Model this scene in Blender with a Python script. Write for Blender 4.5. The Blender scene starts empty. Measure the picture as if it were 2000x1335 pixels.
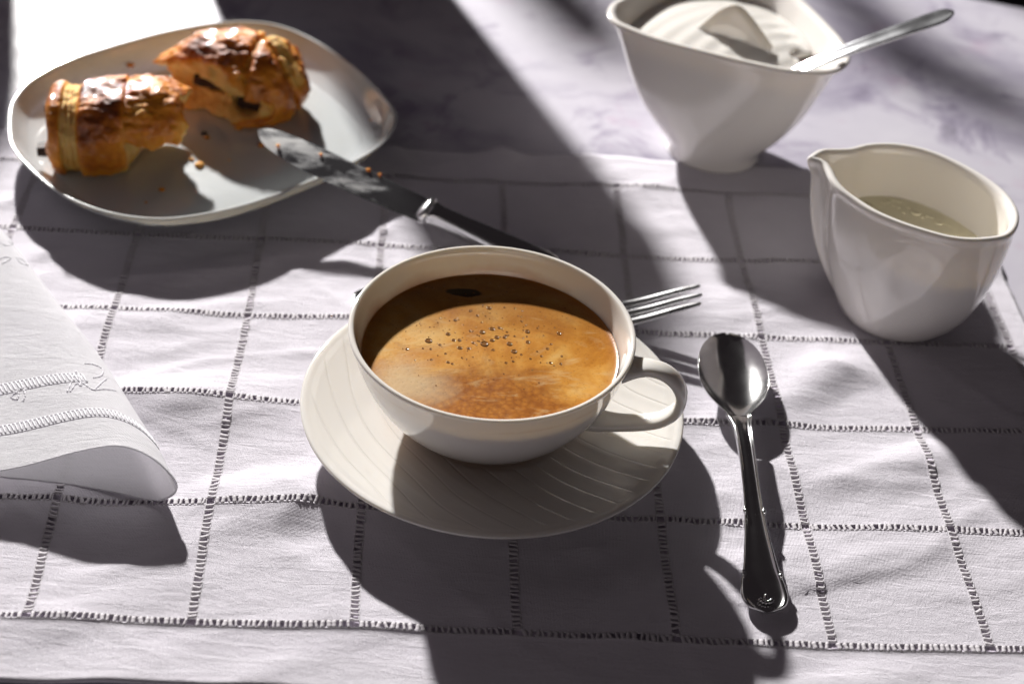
import bpy, math, random
import numpy as np
from mathutils import Vector, Matrix, noise
random.seed(7); rng = np.random.default_rng(11)
S = bpy.context.scene
COL = S.collection
U = 0.01                                   # all sizes below are centimetres
R_ = math.radians

# ------------------------------------------------------------------ camera
CAM = np.array([0.5577, -48.8277, 43.0542]); PITCH, ROLL, FPX = 0.6624, 0.0884, 3057.06
_F = np.array([0, math.cos(PITCH), -math.sin(PITCH)]); _u0 = np.array([0, math.sin(PITCH), math.cos(PITCH)]); _r0 = np.array([1., 0, 0])
_R = math.cos(ROLL)*_r0 + math.sin(ROLL)*_u0; _Up = -math.sin(ROLL)*_r0 + math.cos(ROLL)*_u0
cd = bpy.data.cameras.new('camera'); cam = bpy.data.objects.new('camera', cd); COL.objects.link(cam)
cd.sensor_width = 36; cd.lens = FPX/2000*36; cd.clip_start = .02; cd.clip_end = 60
m = Matrix.Identity(4)
for i in range(3):
    m[i][0], m[i][1], m[i][2], m[i][3] = _R[i], _Up[i], -_F[i], CAM[i]*U
cam.matrix_world = m
cd.dof.use_dof = True; cd.dof.focus_distance = .612; cd.dof.aperture_fstop = 7.6
S.camera = cam
def at(x, y, z=0.0):
    """measured point of the photograph (2000 px wide) at height z cm -> place on the table"""
    d = _F*FPX + _R*(x-1000) - _Up*(y-667.5)
    return CAM + d*((z-CAM[2])/d[2])

# ------------------------------------------------------------------ light
W = bpy.data.worlds.new('World'); S.world = W; W.use_nodes = True
W.node_tree.nodes['Background'].inputs[0].default_value = (1.0, .82, .90, 1)
W.node_tree.nodes['Background'].inputs[1].default_value = .020
AZ, EL = R_(24), R_(27)
LD = np.array([math.sin(AZ)*math.cos(EL), -math.cos(AZ)*math.cos(EL), -math.sin(EL)])   # way the light travels
def lamp(kind, name, loc, target, power, color, **k):
    l = bpy.data.lights.new(name, kind); l.energy = power; l.color = color
    for a, b in k.items(): setattr(l, a, b)
    o = bpy.data.objects.new(name, l); COL.objects.link(o)
    o.location = Vector(loc)*U
    o.rotation_euler = (Vector(target)-Vector(loc)).to_track_quat('-Z', 'Y').to_euler()
    return o
KEY = np.array([0, 10, 0]) - LD*240
lamp('SPOT', 'key_lamp', KEY, (0, 10, 0), 715, (1, .975, .945), spot_size=R_(38), spot_blend=.3, shadow_soft_size=.042)
lamp('AREA', 'front_fill', (-32, -120, 42), (2, 8, 3), 1.15, (1, .90, .91), shape='RECTANGLE', size=.9, size_y=.5)  # added soft fill that lifts the shaded sides facing the camera
lamp('AREA', 'back_left_fill', (-78, 52, 58), (-6, 14, 0), .75, (1, .86, .95), shape='RECTANGLE', size=1.1, size_y=.9)  # added soft fill from back left, lifts the shade around the plate
S.view_settings.view_transform = 'Standard'; S.view_settings.look = 'None'; S.view_settings.exposure = 0; S.view_settings.gamma = 1
S.render.engine = 'CYCLES'
S.cycles.use_denoising = True
S.cycles.max_bounces = 10; S.cycles.diffuse_bounces = 5; S.cycles.transmission_bounces = 6
S.cycles.sample_clamp_indirect = 6; S.cycles.caustics_reflective = True; S.cycles.blur_glossy = .4

# ------------------------------------------------------------------ mesh helpers
def raw(name, verts, faces, mat, smooth=True):
    me = bpy.data.meshes.new(name)
    me.from_pydata([tuple(map(float, v)) for v in verts], [], [tuple(int(i) for i in f) for f in faces])
    if mat: me.materials.append(mat)
    if smooth: me.polygons.foreach_set('use_smooth', [True]*len(me.polygons))
    me.update()
    return me
def place(name, me, parent=None, loc=(0, 0, 0)):
    o = bpy.data.objects.new(name, me); COL.objects.link(o)
    if parent: o.parent = parent
    o.location = Vector(loc)
    return o
def org(o): return np.array(o['o']) if o is not None and 'o' in o.keys() else np.zeros(3)
ORG = {}
def mk(name, verts, faces, mat, parent=None, origin=None, smooth=True):
    """verts are in table centimetres; the object's origin is its parent's place or the given one"""
    v = np.asarray(verts, float)
    if parent is not None:
        p = ORG[parent.name]; me = raw(name, (v-p)*U, faces, mat, smooth); o = place(name, me, parent); ORG[o.name] = p
    else:
        p = np.array(origin if origin is not None else (v[:, 0].mean(), v[:, 1].mean(), v[:, 2].min()), float)
        me = raw(name, (v-p)*U, faces, mat, smooth); o = place(name, me, None, p*U); ORG[o.name] = p
    return o
def thing(name, origin):
    o = bpy.data.objects.new(name, None); COL.objects.link(o); o.location = Vector(origin)*U; o.empty_display_size = .02
    ORG[o.name] = np.array(origin, float)
    return o
def tag(o, label, cat, group=None):
    o['label'] = label; o['category'] = cat
    if group: o['group'] = group
    return o
def loft(rings, closed=True, cap0=False, cap1=False):
    n = len(rings[0]); V = np.concatenate([np.asarray(r, float) for r in rings]); Fc = []
    k = n if closed else n-1
    for i in range(len(rings)-1):
        a, b = i*n, (i+1)*n
        for j in range(k):
            j2 = (j+1) % n
            Fc.append((a+j, a+j2, b+j2, b+j))
    if cap0:
        c = len(V); V = np.vstack([V, V[:n].mean(0)]); Fc += [(c, (j+1) % n, j) for j in range(n)]
    if cap1:
        c = len(V); b = (len(rings)-1)*n; V = np.vstack([V, V[b:b+n].mean(0)]); Fc += [(c, b+j, b+(j+1) % n) for j in range(n)]
    return V, Fc
def join(parts):
    V, Fc, n = [], [], 0
    for v, f in parts:
        V.append(np.asarray(v, float)); Fc += [tuple(i+n for i in q) for q in f]; n += len(v)
    return np.concatenate(V), Fc
def grid(P, closed_u=False):
    """P[a][b] -> quads"""
    P = np.asarray(P, float); a, b = P.shape[:2]; Fc = []
    for i in range(a-1):
        for j in range(b-1):
            Fc.append((i*b+j, (i+1)*b+j, (i+1)*b+j+1, i*b+j+1))
    return P.reshape(-1, 3), Fc
def lathe(prof, c=(0, 0, 0), n=96):
    an = np.linspace(0, 2*np.pi, n, endpoint=False)
    return [np.stack([c[0]+r*np.cos(an), c[1]+r*np.sin(an), np.full(n, c[2]+z)], -1) for r, z in prof]
def crom(P, n, closed=False):
    """Catmull-Rom through P, n points"""
    P = np.asarray(P, float); m_ = len(P)
    k = m_ if closed else m_-1
    t = np.linspace(0, k, n, endpoint=not closed); i = np.minimum(t.astype(int), k-1); f = (t-i)[:, None]
    g = (lambda q: P[q % m_]) if closed else (lambda q: P[np.clip(q, 0, m_-1)])
    a, b, c, d = g(i-1), g(i), g(i+1), g(i+2)
    return .5*(2*b + (c-a)*f + (2*a-5*b+4*c-d)*f**2 + (3*b-a-3*c+d)*f**3)
def tube(P, rad, n=8, flat=1.0, up=None, cap=True):
    P = np.asarray(P, float); rad = np.broadcast_to(rad, (len(P),)); T = np.gradient(P, axis=0); T /= np.linalg.norm(T, axis=1)[:, None]+1e-12
    rings = []; ref = np.array(up if up is not None else (0, 0, 1.), float); an = np.linspace(0, 2*np.pi, n, endpoint=False)
    for p, t, r in zip(P, T, rad):
        s = np.cross(t, ref)
        if np.linalg.norm(s) < 1e-6: s = np.cross(t, [1., 0, 0])
        s /= np.linalg.norm(s); q = np.cross(s, t)
        rings.append(p + r*(np.cos(an)[:, None]*s + flat*np.sin(an)[:, None]*q))
    return loft(rings, True, cap, cap)
def ss(a, b, x): t = np.clip((x-a)/(b-a), 0, 1); return t*t*(3-2*t)
def itp(x, xs, ys): return np.interp(x, xs, ys)
def sit(x, xs, ys):
    """smooth interpolation"""
    P = crom(np.stack([xs, ys], -1), 400); return np.interp(x, P[:, 0], P[:, 1])
def subsurf(o, lv=1):
    mo = o.modifiers.new('smooth', 'SUBSURF'); mo.levels = lv; mo.render_levels = lv
def fnoise(x, y, seed=0.0): return noise.noise(Vector((x, y, seed)))

# numpy 3-d value noise and surface nets, for the pastry
_LAT = rng.random((32, 32, 32))*2-1
def vnoise(P, sc=1.0, off=0.0):
    q = np.asarray(P)*sc + off + 100; i = np.floor(q).astype(int); f = q-i; f = f*f*(3-2*f); r = 0
    for dx in (0, 1):
        for dy in (0, 1):
            for dz in (0, 1):
                w = (f[..., 0] if dx else 1-f[..., 0])*(f[..., 1] if dy else 1-f[..., 1])*(f[..., 2] if dz else 1-f[..., 2])
                r = r + w*_LAT[(i[..., 0]+dx) % 32, (i[..., 1]+dy) % 32, (i[..., 2]+dz) % 32]
    return r
def fbm(P, sc, o=3, off=0.): return sum(vnoise(P, sc*2**k, off+7.3*k)*.5**k for k in range(o))
def nets(fn, lo, hi, h):
    """surface nets of fn(P)<0"""
    ax = [np.arange(a, b+h, h) for a, b in zip(lo, hi)]
    G = np.stack(np.meshgrid(*ax, indexing='ij'), -1); D = fn(G); ins = D < 0
    nx, ny, nz = D.shape
    c = sum(ins[a:nx-1+a, b:ny-1+b, e:nz-1+e].astype(int) for a in (0, 1) for b in (0, 1) for e in (0, 1))
    act = (c > 0) & (c < 8); idx = -np.ones(act.shape, int); idx[act] = np.arange(act.sum())
    acc = np.zeros(act.shape+(3,)); cnt = np.zeros(act.shape)
    corner = [(a, b, e) for a in (0, 1) for b in (0, 1) for e in (0, 1)]
    for p in corner:
        for k in range(3):
            if p[k]: continue
            q = list(p); q[k] = 1
            d0 = D[p[0]:nx-1+p[0], p[1]:ny-1+p[1], p[2]:nz-1+p[2]]; d1 = D[q[0]:nx-1+q[0], q[1]:ny-1+q[1], q[2]:nz-1+q[2]]
            cr = (d0 < 0) != (d1 < 0); t = np.where(cr, d0/np.where(cr, d0-d1, 1), 0)
            for ax_ in range(3): acc[..., ax_] += np.where(cr, p[ax_] + (t if ax_ == k else 0), 0)
            cnt += cr
    V = (np.argwhere(act) + acc[act]/cnt[act][:, None])*h + np.array(lo)
    Fc = []
    for k in range(3):
        u, v = (k+1) % 3, (k+2) % 3
        sl0 = [slice(None)]*3; sl1 = [slice(None)]*3; sl0[k] = slice(0, -1); sl1[k] = slice(1, None)
        a0, a1 = ins[tuple(sl0)], ins[tuple(sl1)]; e = np.argwhere(a0 != a1)
        e = e[(e[:, u] > 0) & (e[:, v] > 0) & (e[:, u] < D.shape[u]-1) & (e[:, v] < D.shape[v]-1)]
        du = np.zeros(3, int); du[u] = 1; dv = np.zeros(3, int); dv[v] = 1
        q = [idx[tuple((e-s_).T)] for s_ in (du*0, du, du+dv, dv)]
        q = np.stack(q, -1); fl = a0[tuple(e.T)]
        q[~fl] = q[~fl][:, ::-1]
        Fc.append(q)
    return V, np.concatenate(Fc)

# ------------------------------------------------------------------ materials
def mat(name):
    m = bpy.data.materials.new(name); m.use_nodes = True; nt = m.node_tree; b = nt.nodes['Principled BSDF']; return m, nt, b
def N(nt, kind, **k):
    n = nt.nodes.new(kind)
    for a, v in k.items():
        if a.startswith('i_'):
            n.inputs[a[2:].replace('_', ' ')].default_value = v
        else: setattr(n, a, v)
    return n
def ramp(nt, fac, stops):
    r = nt.nodes.new('ShaderNodeValToRGB'); e = r.color_ramp.elements
    while len(e) < len(stops): e.new(.5)
    for q, (p, c) in zip(e, stops): q.position = p; q.color = (*c, 1) if len(c) == 3 else c
    nt.links.new(fac, r.inputs[0]); return r.outputs[0]
def coord(nt): return nt.nodes.new('ShaderNodeTexCoord').outputs['Object']
def noise_tex(nt, vec, scale, detail=4, rough=.55, dist=0):
    n = N(nt, 'ShaderNodeTexNoise'); n.inputs['Scale'].default_value = scale; n.inputs['Detail'].default_value = detail
    n.inputs['Roughness'].default_value = rough; n.inputs['Distortion'].default_value = dist; nt.links.new(vec, n.inputs['Vector']); return n.outputs[0]
def mapping(nt, vec, scale=(1, 1, 1), rot=(0, 0, 0)):
    n = N(nt, 'ShaderNodeMapping'); n.inputs['Scale'].default_value = scale; n.inputs['Rotation'].default_value = rot; nt.links.new(vec, n.inputs[0]); return n.outputs[0]
def bump(nt, b, h, strength, dist):
    n = N(nt, 'ShaderNodeBump'); n.inputs['Strength'].default_value = strength; n.inputs['Distance'].default_value = dist
    nt.links.new(h, n.inputs['Height']); nt.links.new(n.outputs[0], b.inputs['Normal']); return n
def math_n(nt, op, a, bv):
    n = N(nt, 'ShaderNodeMath', operation=op)
    for i, q in enumerate((a, bv)):
        if isinstance(q, (int, float)): n.inputs[i].default_value = q
        else: nt.links.new(q, n.inputs[i])
    return n.outputs[0]
def mixc(nt, fac, a, b_):
    n = N(nt, 'ShaderNodeMix', data_type='RGBA')
    for i, q in ((0, fac), (6, a), (7, b_)):
        if isinstance(q, tuple): n.inputs[i].default_value = (*q, 1)
        elif isinstance(q, (int, float)): n.inputs[i].default_value = q
        else: nt.links.new(q, n.inputs[i])
    return n.outputs[2]

def linen_mat(name, base, transl=.12, period=.00055):
    m, nt, b = mat(name); v = coord(nt)
    n1 = noise_tex(nt, v, 55, 3); col = mixc(nt, n1, tuple(c*.94 for c in base), tuple(min(1, c*1.05) for c in base))
    b.inputs['Roughness'].default_value = .85; b.inputs['Specular IOR Level'].default_value = .055
    b.inputs['Sheen Weight'].default_value = .08
    wx = N(nt, 'ShaderNodeTexWave', bands_direction='X'); wy = N(nt, 'ShaderNodeTexWave', bands_direction='Y')
    for w in (wx, wy):
        w.inputs['Scale'].default_value = .314/period; w.inputs['Distortion'].default_value = 1.2; w.inputs['Detail'].default_value = 1; w.inputs['Detail Scale'].default_value = 3
        nt.links.new(v, w.inputs['Vector'])
    h = math_n(nt, 'ADD', wx.outputs[1], wy.outputs[1])
    slub = noise_tex(nt, mapping(nt, v, (260, 2600, 1)), 1, 2); slub2 = noise_tex(nt, mapping(nt, v, (2600, 260, 1)), 1, 2)
    h = math_n(nt, 'ADD', h, math_n(nt, 'MULTIPLY', math_n(nt, 'ADD', slub, slub2), 1.2))
    h = math_n(nt, 'ADD', h, math_n(nt, 'MULTIPLY', noise_tex(nt, v, 800, 3), 1.6))
    cr = noise_tex(nt, mapping(nt, v, (55, 210, 60), (0, 0, R_(-22))), 1, 4, .6, .6)
    h = math_n(nt, 'ADD', h, math_n(nt, 'MULTIPLY', cr, 7.0))
    bump(nt, b, h, .8, .00016)
    nt.links.new(col, b.inputs['Base Color'])
    tr = N(nt, 'ShaderNodeBsdfTranslucent'); nt.links.new(col, tr.inputs[0])
    mx = N(nt, 'ShaderNodeMixShader'); mx.inputs[0].default_value = transl
    nt.links.new(b.outputs[0], mx.inputs[1]); nt.links.new(tr.outputs[0], mx.inputs[2]); nt.links.new(mx.outputs[0], nt.nodes['Material Output'].inputs[0])
    return m
M_LINEN = linen_mat('white_linen', (.80, .768, .828), .20)
M_NAPKIN = linen_mat('napkin_linen', (.86, .85, .875), .44)
m, nt, b = mat('cotton_thread'); b.inputs['Base Color'].default_value = (.74, .71, .74, 1); b.inputs['Roughness'].default_value = .85; M_THREAD = m
tr = N(nt, 'ShaderNodeBsdfTranslucent'); tr.inputs[0].default_value = (.72, .69, .72, 1); mx = N(nt, 'ShaderNodeMixShader'); mx.inputs[0].default_value = .35
nt.links.new(b.outputs[0], mx.inputs[1]); nt.links.new(tr.outputs[0], mx.inputs[2]); nt.links.new(mx.outputs[0], nt.nodes['Material Output'].inputs[0])
m, nt, b = mat('embroidery_thread'); b.inputs['Base Color'].default_value = (.83, .82, .85, 1); b.inputs['Roughness'].default_value = .55; b.inputs['Sheen Weight'].default_value = .2; M_EMB = m
tr = N(nt, 'ShaderNodeBsdfTranslucent'); tr.inputs[0].default_value = (.88, .87, .9, 1); mx = N(nt, 'ShaderNodeMixShader'); mx.inputs[0].default_value = .45
nt.links.new(b.outputs[0], mx.inputs[1]); nt.links.new(tr.outputs[0], mx.inputs[2]); nt.links.new(mx.outputs[0], nt.nodes['Material Output'].inputs[0])

def porcelain(name, base, sss=.65, rough=.07, dirt=None):
    m, nt, b = mat(name); v = coord(nt)
    n1 = noise_tex(nt, v, 30, 3); nt.links.new(mixc(nt, n1, tuple(c*.975 for c in base), base), b.inputs['Base Color'])
    r = noise_tex(nt, v, 180, 4); nt.links.new(math_n(nt, 'ADD', math_n(nt, 'MULTIPLY', r, .08), rough-.04), b.inputs['Roughness'])
    b.inputs['Subsurface Weight'].default_value = sss; b.inputs['Subsurface Radius'].default_value = (1, .86, .66); b.inputs['Subsurface Scale'].default_value = .006
    b.inputs['IOR'].default_value = 1.52; b.inputs['Coat Weight'].default_value = .6; b.inputs['Coat Roughness'].default_value = .03
    bump(nt, b, noise_tex(nt, v, 90, 2), .05, .0004)
    return m
M_PORC = porcelain('cream_porcelain', (.70, .675, .635), .25)
M_PORW = porcelain('white_porcelain', (.78, .745, .71), .12)
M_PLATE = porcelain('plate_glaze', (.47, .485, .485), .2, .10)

def metal(name, base, rough, scratch=.25, aniso=0):
    m, nt, b = mat(name); v = coord(nt); b.inputs['Metallic'].default_value = 1; b.inputs['Base Color'].default_value = (*base, 1)
    n1 = noise_tex(nt, v, 70, 5); n2 = noise_tex(nt, mapping(nt, v, (3000, 160, 900), (0, 0, .5)), 1, 2)
    r = math_n(nt, 'ADD', math_n(nt, 'MULTIPLY', n1, rough*.9), rough*.55); nt.links.new(r, b.inputs['Roughness'])
    bump(nt, b, n2, scratch, .00002)
    return m
M_STEEL = metal('polished_steel', (.64, .64, .64), .13, .4)
M_TINE = metal('worn_steel', (.82, .82, .82), .30)
M_SUGSP = metal('bright_steel', (.66, .67, .69), .15)
M_BLADE = metal('smeared_steel', (.55, .56, .58), .12)

def table_mat():
    m, nt, b = mat('mottled_painted_board'); v = coord(nt)
    a = noise_tex(nt, v, 5.5, 6, .62, .6); c = noise_tex(nt, v, 17, 5, .65, .8); d = noise_tex(nt, v, 70, 4, .7)
    col = ramp(nt, a, [(.30, (.22, .20, .26)), (.42, (.36, .345, .40)), (.50, (.48, .47, .51)), (.70, (.54, .535, .56))])
    col2 = ramp(nt, c, [(.29, (.16, .13, .20)), (.38, (.50, .45, .55)), (.46, (.80, .77, .82))])
    mm = N(nt, 'ShaderNodeMix', data_type='RGBA', blend_type='MULTIPLY'); mm.inputs[0].default_value = .75
    nt.links.new(col, mm.inputs[6]); nt.links.new(col2, mm.inputs[7])
    pk = ramp(nt, noise_tex(nt, v, 26, 4, .6), [(.58, (1, 1, 1)), (.72, (.93, .80, .86))])
    m2 = N(nt, 'ShaderNodeMix', data_type='RGBA', blend_type='MULTIPLY'); m2.inputs[0].default_value = .8
    nt.links.new(mm.outputs[2], m2.inputs[6]); nt.links.new(pk, m2.inputs[7]); nt.links.new(m2.outputs[2], b.inputs['Base Color'])
    nt.links.new(math_n(nt, 'ADD', math_n(nt, 'MULTIPLY', d, .2), .34), b.inputs['Roughness'])
    b.inputs['Specular IOR Level'].default_value = .3
    bump(nt, b, d, .12, .0006)
    return m
M_TABLE = table_mat()
m, nt, b = mat('dark_floor'); v = coord(nt); b.inputs['Roughness'].default_value = .6
nt.links.new(ramp(nt, noise_tex(nt, v, 6, 5), [(.3, (.012, .009, .010)), (.7, (.030, .022, .024))]), b.inputs['Base Color']); M_FLOOR = m
m, nt, b = mat('dark_enamel'); v = coord(nt); b.inputs['Roughness'].default_value = .3
nt.links.new(ramp(nt, noise_tex(nt, v, 20, 4), [(.3, (.02, .02, .025)), (.7, (.035, .033, .04))]), b.inputs['Base Color']); M_ENAMEL = m
m, nt, b = mat('dark_bottle_glass'); b.inputs['Base Color'].default_value = (.012, .02, .012, 1); b.inputs['Roughness'].default_value = .06
nt.links.new(ramp(nt, noise_tex(nt, coord(nt), 20, 4), [(.3, (.010, .016, .010)), (.7, (.016, .024, .014))]), b.inputs['Base Color']); M_BOTTLE = m
m, nt, b = mat('dark_wood'); v = mapping(nt, coord(nt), (40, 40, 4)); b.inputs['Roughness'].default_value = .5
nt.links.new(ramp(nt, noise_tex(nt, v, 2, 5), [(.3, (.05, .03, .018)), (.7, (.11, .065, .04))]), b.inputs['Base Color']); M_WOOD = m

# ------------------------------------------------------------------ floor and table
FLOOR_Z = -74.0
q = 900
fl = mk('floor', [(-q, -q, FLOOR_Z), (q, -q, FLOOR_Z), (q, q, FLOOR_Z), (-q, q, FLOOR_Z)], [(0, 1, 2, 3)], M_FLOOR, origin=(0, 0, FLOOR_Z)); fl['kind'] = 'structure'
TZ = -.085                                  # table surface; the cloth's upper side is about z = 0
e0, e1 = at(1920, 0, TZ), at(2000, 15, TZ); dv = (e1-e0)/np.linalg.norm(e1-e0); dn = np.array([-dv[1], dv[0], 0])
if dn[1] > 0: dn = -dn                     # towards the viewer
A = e0 - dv*150; B = e0 + dv*70; C_ = B + dn*140; D_ = A + dn*140
def slab(P, z0, z1, bev=.35):
    c = np.mean(P, 0); r = []
    for z, k in ((z0, 0), (z0+bev, 0), (z1-bev, 0), (z1-bev*.3, .3), (z1, 1)):
        r.append([np.array([p[0], p[1], z]) + (c-p)/np.linalg.norm(c-p)*bev*k*np.array([1, 1, 0]) for p in P])
    V, Fc = loft(r); Fc += [(0, 3, 2, 1), tuple(range(16, 20))]
    return V, Fc
V, Fc = slab([A, D_, C_, B], TZ-2.4, TZ)
tb = mk('tabletop', V, Fc, M_TABLE, origin=(0, 15, TZ), smooth=False); tb['kind'] = 'structure'

# ------------------------------------------------------------------ tablecloth
GR, SX, SY, GX, GY = .0763, 5.834, 6.057, -16.681, -10.745
cg, sg = math.cos(GR), math.sin(GR)
CUPS = [(0, 0, 5.2), (18.4, 11.3, 3.4), (10.4, 24.5, 3.2), (-16, 20.5, 7.0)]    # things that press the cloth flat
def press(x, y):
    k = 1.0
    for cx, cy, r in CUPS:
        k *= float(ss(r*.9, r*1.5+.8, math.hypot(x-cx, y-cy)))
    return k
def warp(x, y):
    return (x + .16*fnoise(x*.11, y*.11, 3.1) + .05*fnoise(x*.4, y*.4, 8.2), y + .20*fnoise(x*.10, y*.13, 5.7) + .05*fnoise(x*.4, y*.4, 1.2))
def cloth_h(x, y):
    a = R_(24); u, v = x*math.cos(a)+y*math.sin(a), -x*math.sin(a)+y*math.cos(a)
    h = .22*fnoise(u*.10, v*.26, 1.0) + .13*fnoise(u*.16+9, v*.55, 2.0) + .05*fnoise(u*.4, v*1.1, 4.0)
    r = 1-abs(fnoise(u*.13+4, v*.30+2, 6.5))*2.2
    h += .10*max(0, r)**3
    b2 = R_(-35); u2, v2 = x*math.cos(b2)+y*math.sin(b2), -x*math.sin(b2)+y*math.cos(b2)
    r2 = 1-abs(fnoise(u2*.10+14, v2*.22+5, 9.5))*3.5
    h += .07*max(0, r2)**4
    # lifted folds seen in the photograph
    for (px, py, ln, wd, an, am) in FOLDS:
        ca, sa = math.cos(an), math.sin(an); du, dv_ = (x-px)*ca+(y-py)*sa, -(x-px)*sa+(y-py)*ca
        h += am*math.exp(-(du/ln)**2-(dv_/wd)**2)
    k = press(x, y)
    return max(-.012, -.005 + h)*(.12+.88*k) if k < 1 else max(-.012, -.005+h)
P1, P2, P3, P4, P5 = at(1560, 730), at(1690, 1100), at(350, 790), at(560, 960), at(720, 1100)
P1 = at(1590, 752)
FOLDS = [(P1[0], P1[1], 4.2, 1.25, R_(47), .42), (P2[0], P2[1], 3.5, .7, R_(24), .16), (P3[0], P3[1], 3.2, 1.5, R_(5), .48),
         (P4[0], P4[1], 2.8, 1.6, R_(8), .36), (P5[0], P5[1], 3, .8, R_(28), .12), (at(1800, 900)[0], at(1800, 900)[1], 4, .9, R_(22), .22),
         (at(980, 300)[0], at(980, 300)[1], 2.0, .9, R_(80), .35), (at(770, 300)[0], at(770, 300)[1], 1.6, .6, R_(-60), .35)]
def cl(i, j, dz=0.0):
    """grid position (columns, rows) -> point on the cloth"""
    x, y = GX + i*SX, GY + j*SY
    x, y = cg*x - sg*y, sg*x + cg*y
    x, y = warp(x, y)
    return np.array([x, y, cloth_h(x, y)+dz])
tc = thing('tablecloth', (0, 8, TZ))
tag(tc, 'white linen tablecloth with a grid of openwork hemstitch under the cup', 'tablecloth')
GAP = .27
I0, I1, J0, J1 = -3, 7, 0, 5
gu, gv = GAP/2/SX, GAP/2/SY
def sheet(ulist, vlist, th=.055, rim=.012):
    """a piece of cloth with thickness; its cut edges are slightly thickened by the stitching"""
    nu, nv = len(ulist), len(vlist)
    top = np.array([[cl(u, v) for v in vlist] for u in ulist])
    for a in (0, -1):
        top[a, :, 2] += rim; top[:, a, 2] += rim
    bot = top.copy(); bot[:, :, 2] -= th
    V1, F1 = grid(top); V2, F2 = grid(bot); n = len(V1)
    Fc = list(F1) + [tuple(i+n for i in f[::-1]) for f in F2]
    bd = [i*nv for i in range(nu)] + [(nu-1)*nv+j for j in range(1, nv)] + [i*nv+nv-1 for i in range(nu-2, -1, -1)] + [j for j in range(nv-2, 0, -1)]
    for a, b_ in zip(bd, bd[1:]+bd[:1]): Fc.append((b_, a, a+n, b_+n))
    return np.vstack([V1, V2]), Fc
def sub(a, b, n): return np.concatenate([[a], np.linspace(a+.012, b-.012, n), [b]])
for i in range(I0, I1):
    for j in range(J0, J1):
        V, Fc = sheet(sub(i+gu, i+1-gu, 26), sub(j+gv, j+1-gv, 26)); o = mk('linen_square', V, Fc, M_LINEN, tc)
HB, HR = 2.85/SY, 1.25/SX                   # hems
V, Fc = sheet(np.linspace(I0+gu, I1+HR, 190), np.concatenate([np.linspace(J0-HB, J0-gv-.004, 12), [J0-gv]]), .14, .03); mk('hem', V, Fc, M_LINEN, tc)
V, Fc = sheet(np.linspace(I0+gu, I1+HR, 190), np.concatenate([[J1+gv], np.linspace(J1+gv+.004, J1+HB, 12)]), .12, .03); mk('hem', V, Fc, M_LINEN, tc)
V, Fc = sheet(np.concatenate([[I1+gu], np.linspace(I1+gu+.004, I1+HR, 8)]), np.linspace(J0-gv+.003, J1+gv-.003, 120), .12, .03); mk('hem', V, Fc, M_LINEN, tc)
M_UNDER = linen_mat('lilac_gap_sheet', (.80, .73, .84), .05)  # thin sheet added under the cloth to lighten the openwork gaps
def flat(i, j):
    x, y = GX + i*SX, GY + j*SY; x, y = warp(cg*x - sg*y, sg*x + cg*y); return np.array([x, y, -.076])
V, Fc = grid(np.array([[flat(u, v) for v in np.linspace(J0-.25, J1+.25, 40)] for u in np.linspace(I0+.1, I1+.12, 60)]))
ul = mk('gap_lightening_sheet', V, Fc, M_UNDER, origin=(0, 8, -.076)); tag(ul, 'thin lilac sheet added under the tablecloth to lighten its openwork gaps', 'added sheet')
# stitched bars across the drawn-thread gaps
def bar_mesh():
    r = []
    for t, w, z in ((-.60, .050, -.01), (-.50, .080, -.005), (-.22, .066, -.01), (.22, .064, -.01), (.50, .080, -.005), (.60, .050, -.01)):
        r.append([(t, -w/.43, z-.03), (t, w/.43, z-.03), (t, w*.6/.43, z+.02), (t, -w*.6/.43, z+.02)])
    return loft(r, True, True, True)
BV, BF = bar_mesh()
bars = []
def add_bar(p, ax):
    q0, q1 = (cl(p[0]-gu, p[1]), cl(p[0]+gu, p[1])) if ax == 0 else (cl(p[0], p[1]-gv), cl(p[0], p[1]+gv))
    c = (q0+q1)/2; d = q1-q0; L = np.linalg.norm(d); d /= L
    an = random.gauss(0, .17); s = np.cross([0, 0, 1.], d); s /= np.linalg.norm(s); d2 = d*math.cos(an)+s*math.sin(an); s2 = np.cross([0, 0, 1.], d2); s2 /= np.linalg.norm(s2); n = np.cross(d2, s2)
    w = random.uniform(.75, 1.5)
    Mx = Matrix(((d2[0]*L, s2[0]*.43*w, n[0], c[0]), (d2[1]*L, s2[1]*.43*w, n[1], c[1]), (d2[2]*L, s2[2]*.43*w, n[2], c[2]+.012), (0, 0, 0, 1)))
    dist = np.dot(c-CAM, _F); px = 1000+FPX*np.dot(c-CAM, _R)/dist; py = 667.5-FPX*np.dot(c-CAM, _Up)/dist
    vis = -30 < px < 2030 and -20 < py < 1350 and not (math.hypot(c[0], c[1]) < 7.5) and math.hypot(c[0]-18.4, c[1]-11.3) > 3 and not (px < 300 and 500 < py < 960)
    bars.append((Mx, dist if vis else 1e6+dist))
for i in range(I0, I1+1):
    for j in range(J0, J1):
        for k in range(25): add_bar((i, j+gv+(k+.5+random.uniform(-.16, .16))/25*(1-2*gv)), 0)
for j in range(J0, J1+1):
    for i in range(I0, I1):
        for k in range(25): add_bar((i+gu+(k+.5+random.uniform(-.16, .16))/25*(1-2*gu), j), 1)
bars.sort(key=lambda b_: b_[1])
bme = raw('stitch_bar', BV, BF, M_THREAD)
for Mx, d in bars[:300]:
    o = place('stitch_bar', bme, tc)
    mm = Mx.copy()
    for r_ in range(3):
        mm[r_][3] -= ORG[tc.name][r_]
    o.matrix_basis = Matrix.Diagonal((U, U, U, 1)) @ mm
hb = np.c_[BV, np.ones(len(BV))]
Vs, Fs = join([((hb @ np.array(Mx).T)[:, :3], BF) for Mx, d in bars[300:]])
o = mk('stitch_bars', Vs, Fs, M_THREAD, tc); o['kind'] = 'stuff'
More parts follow.
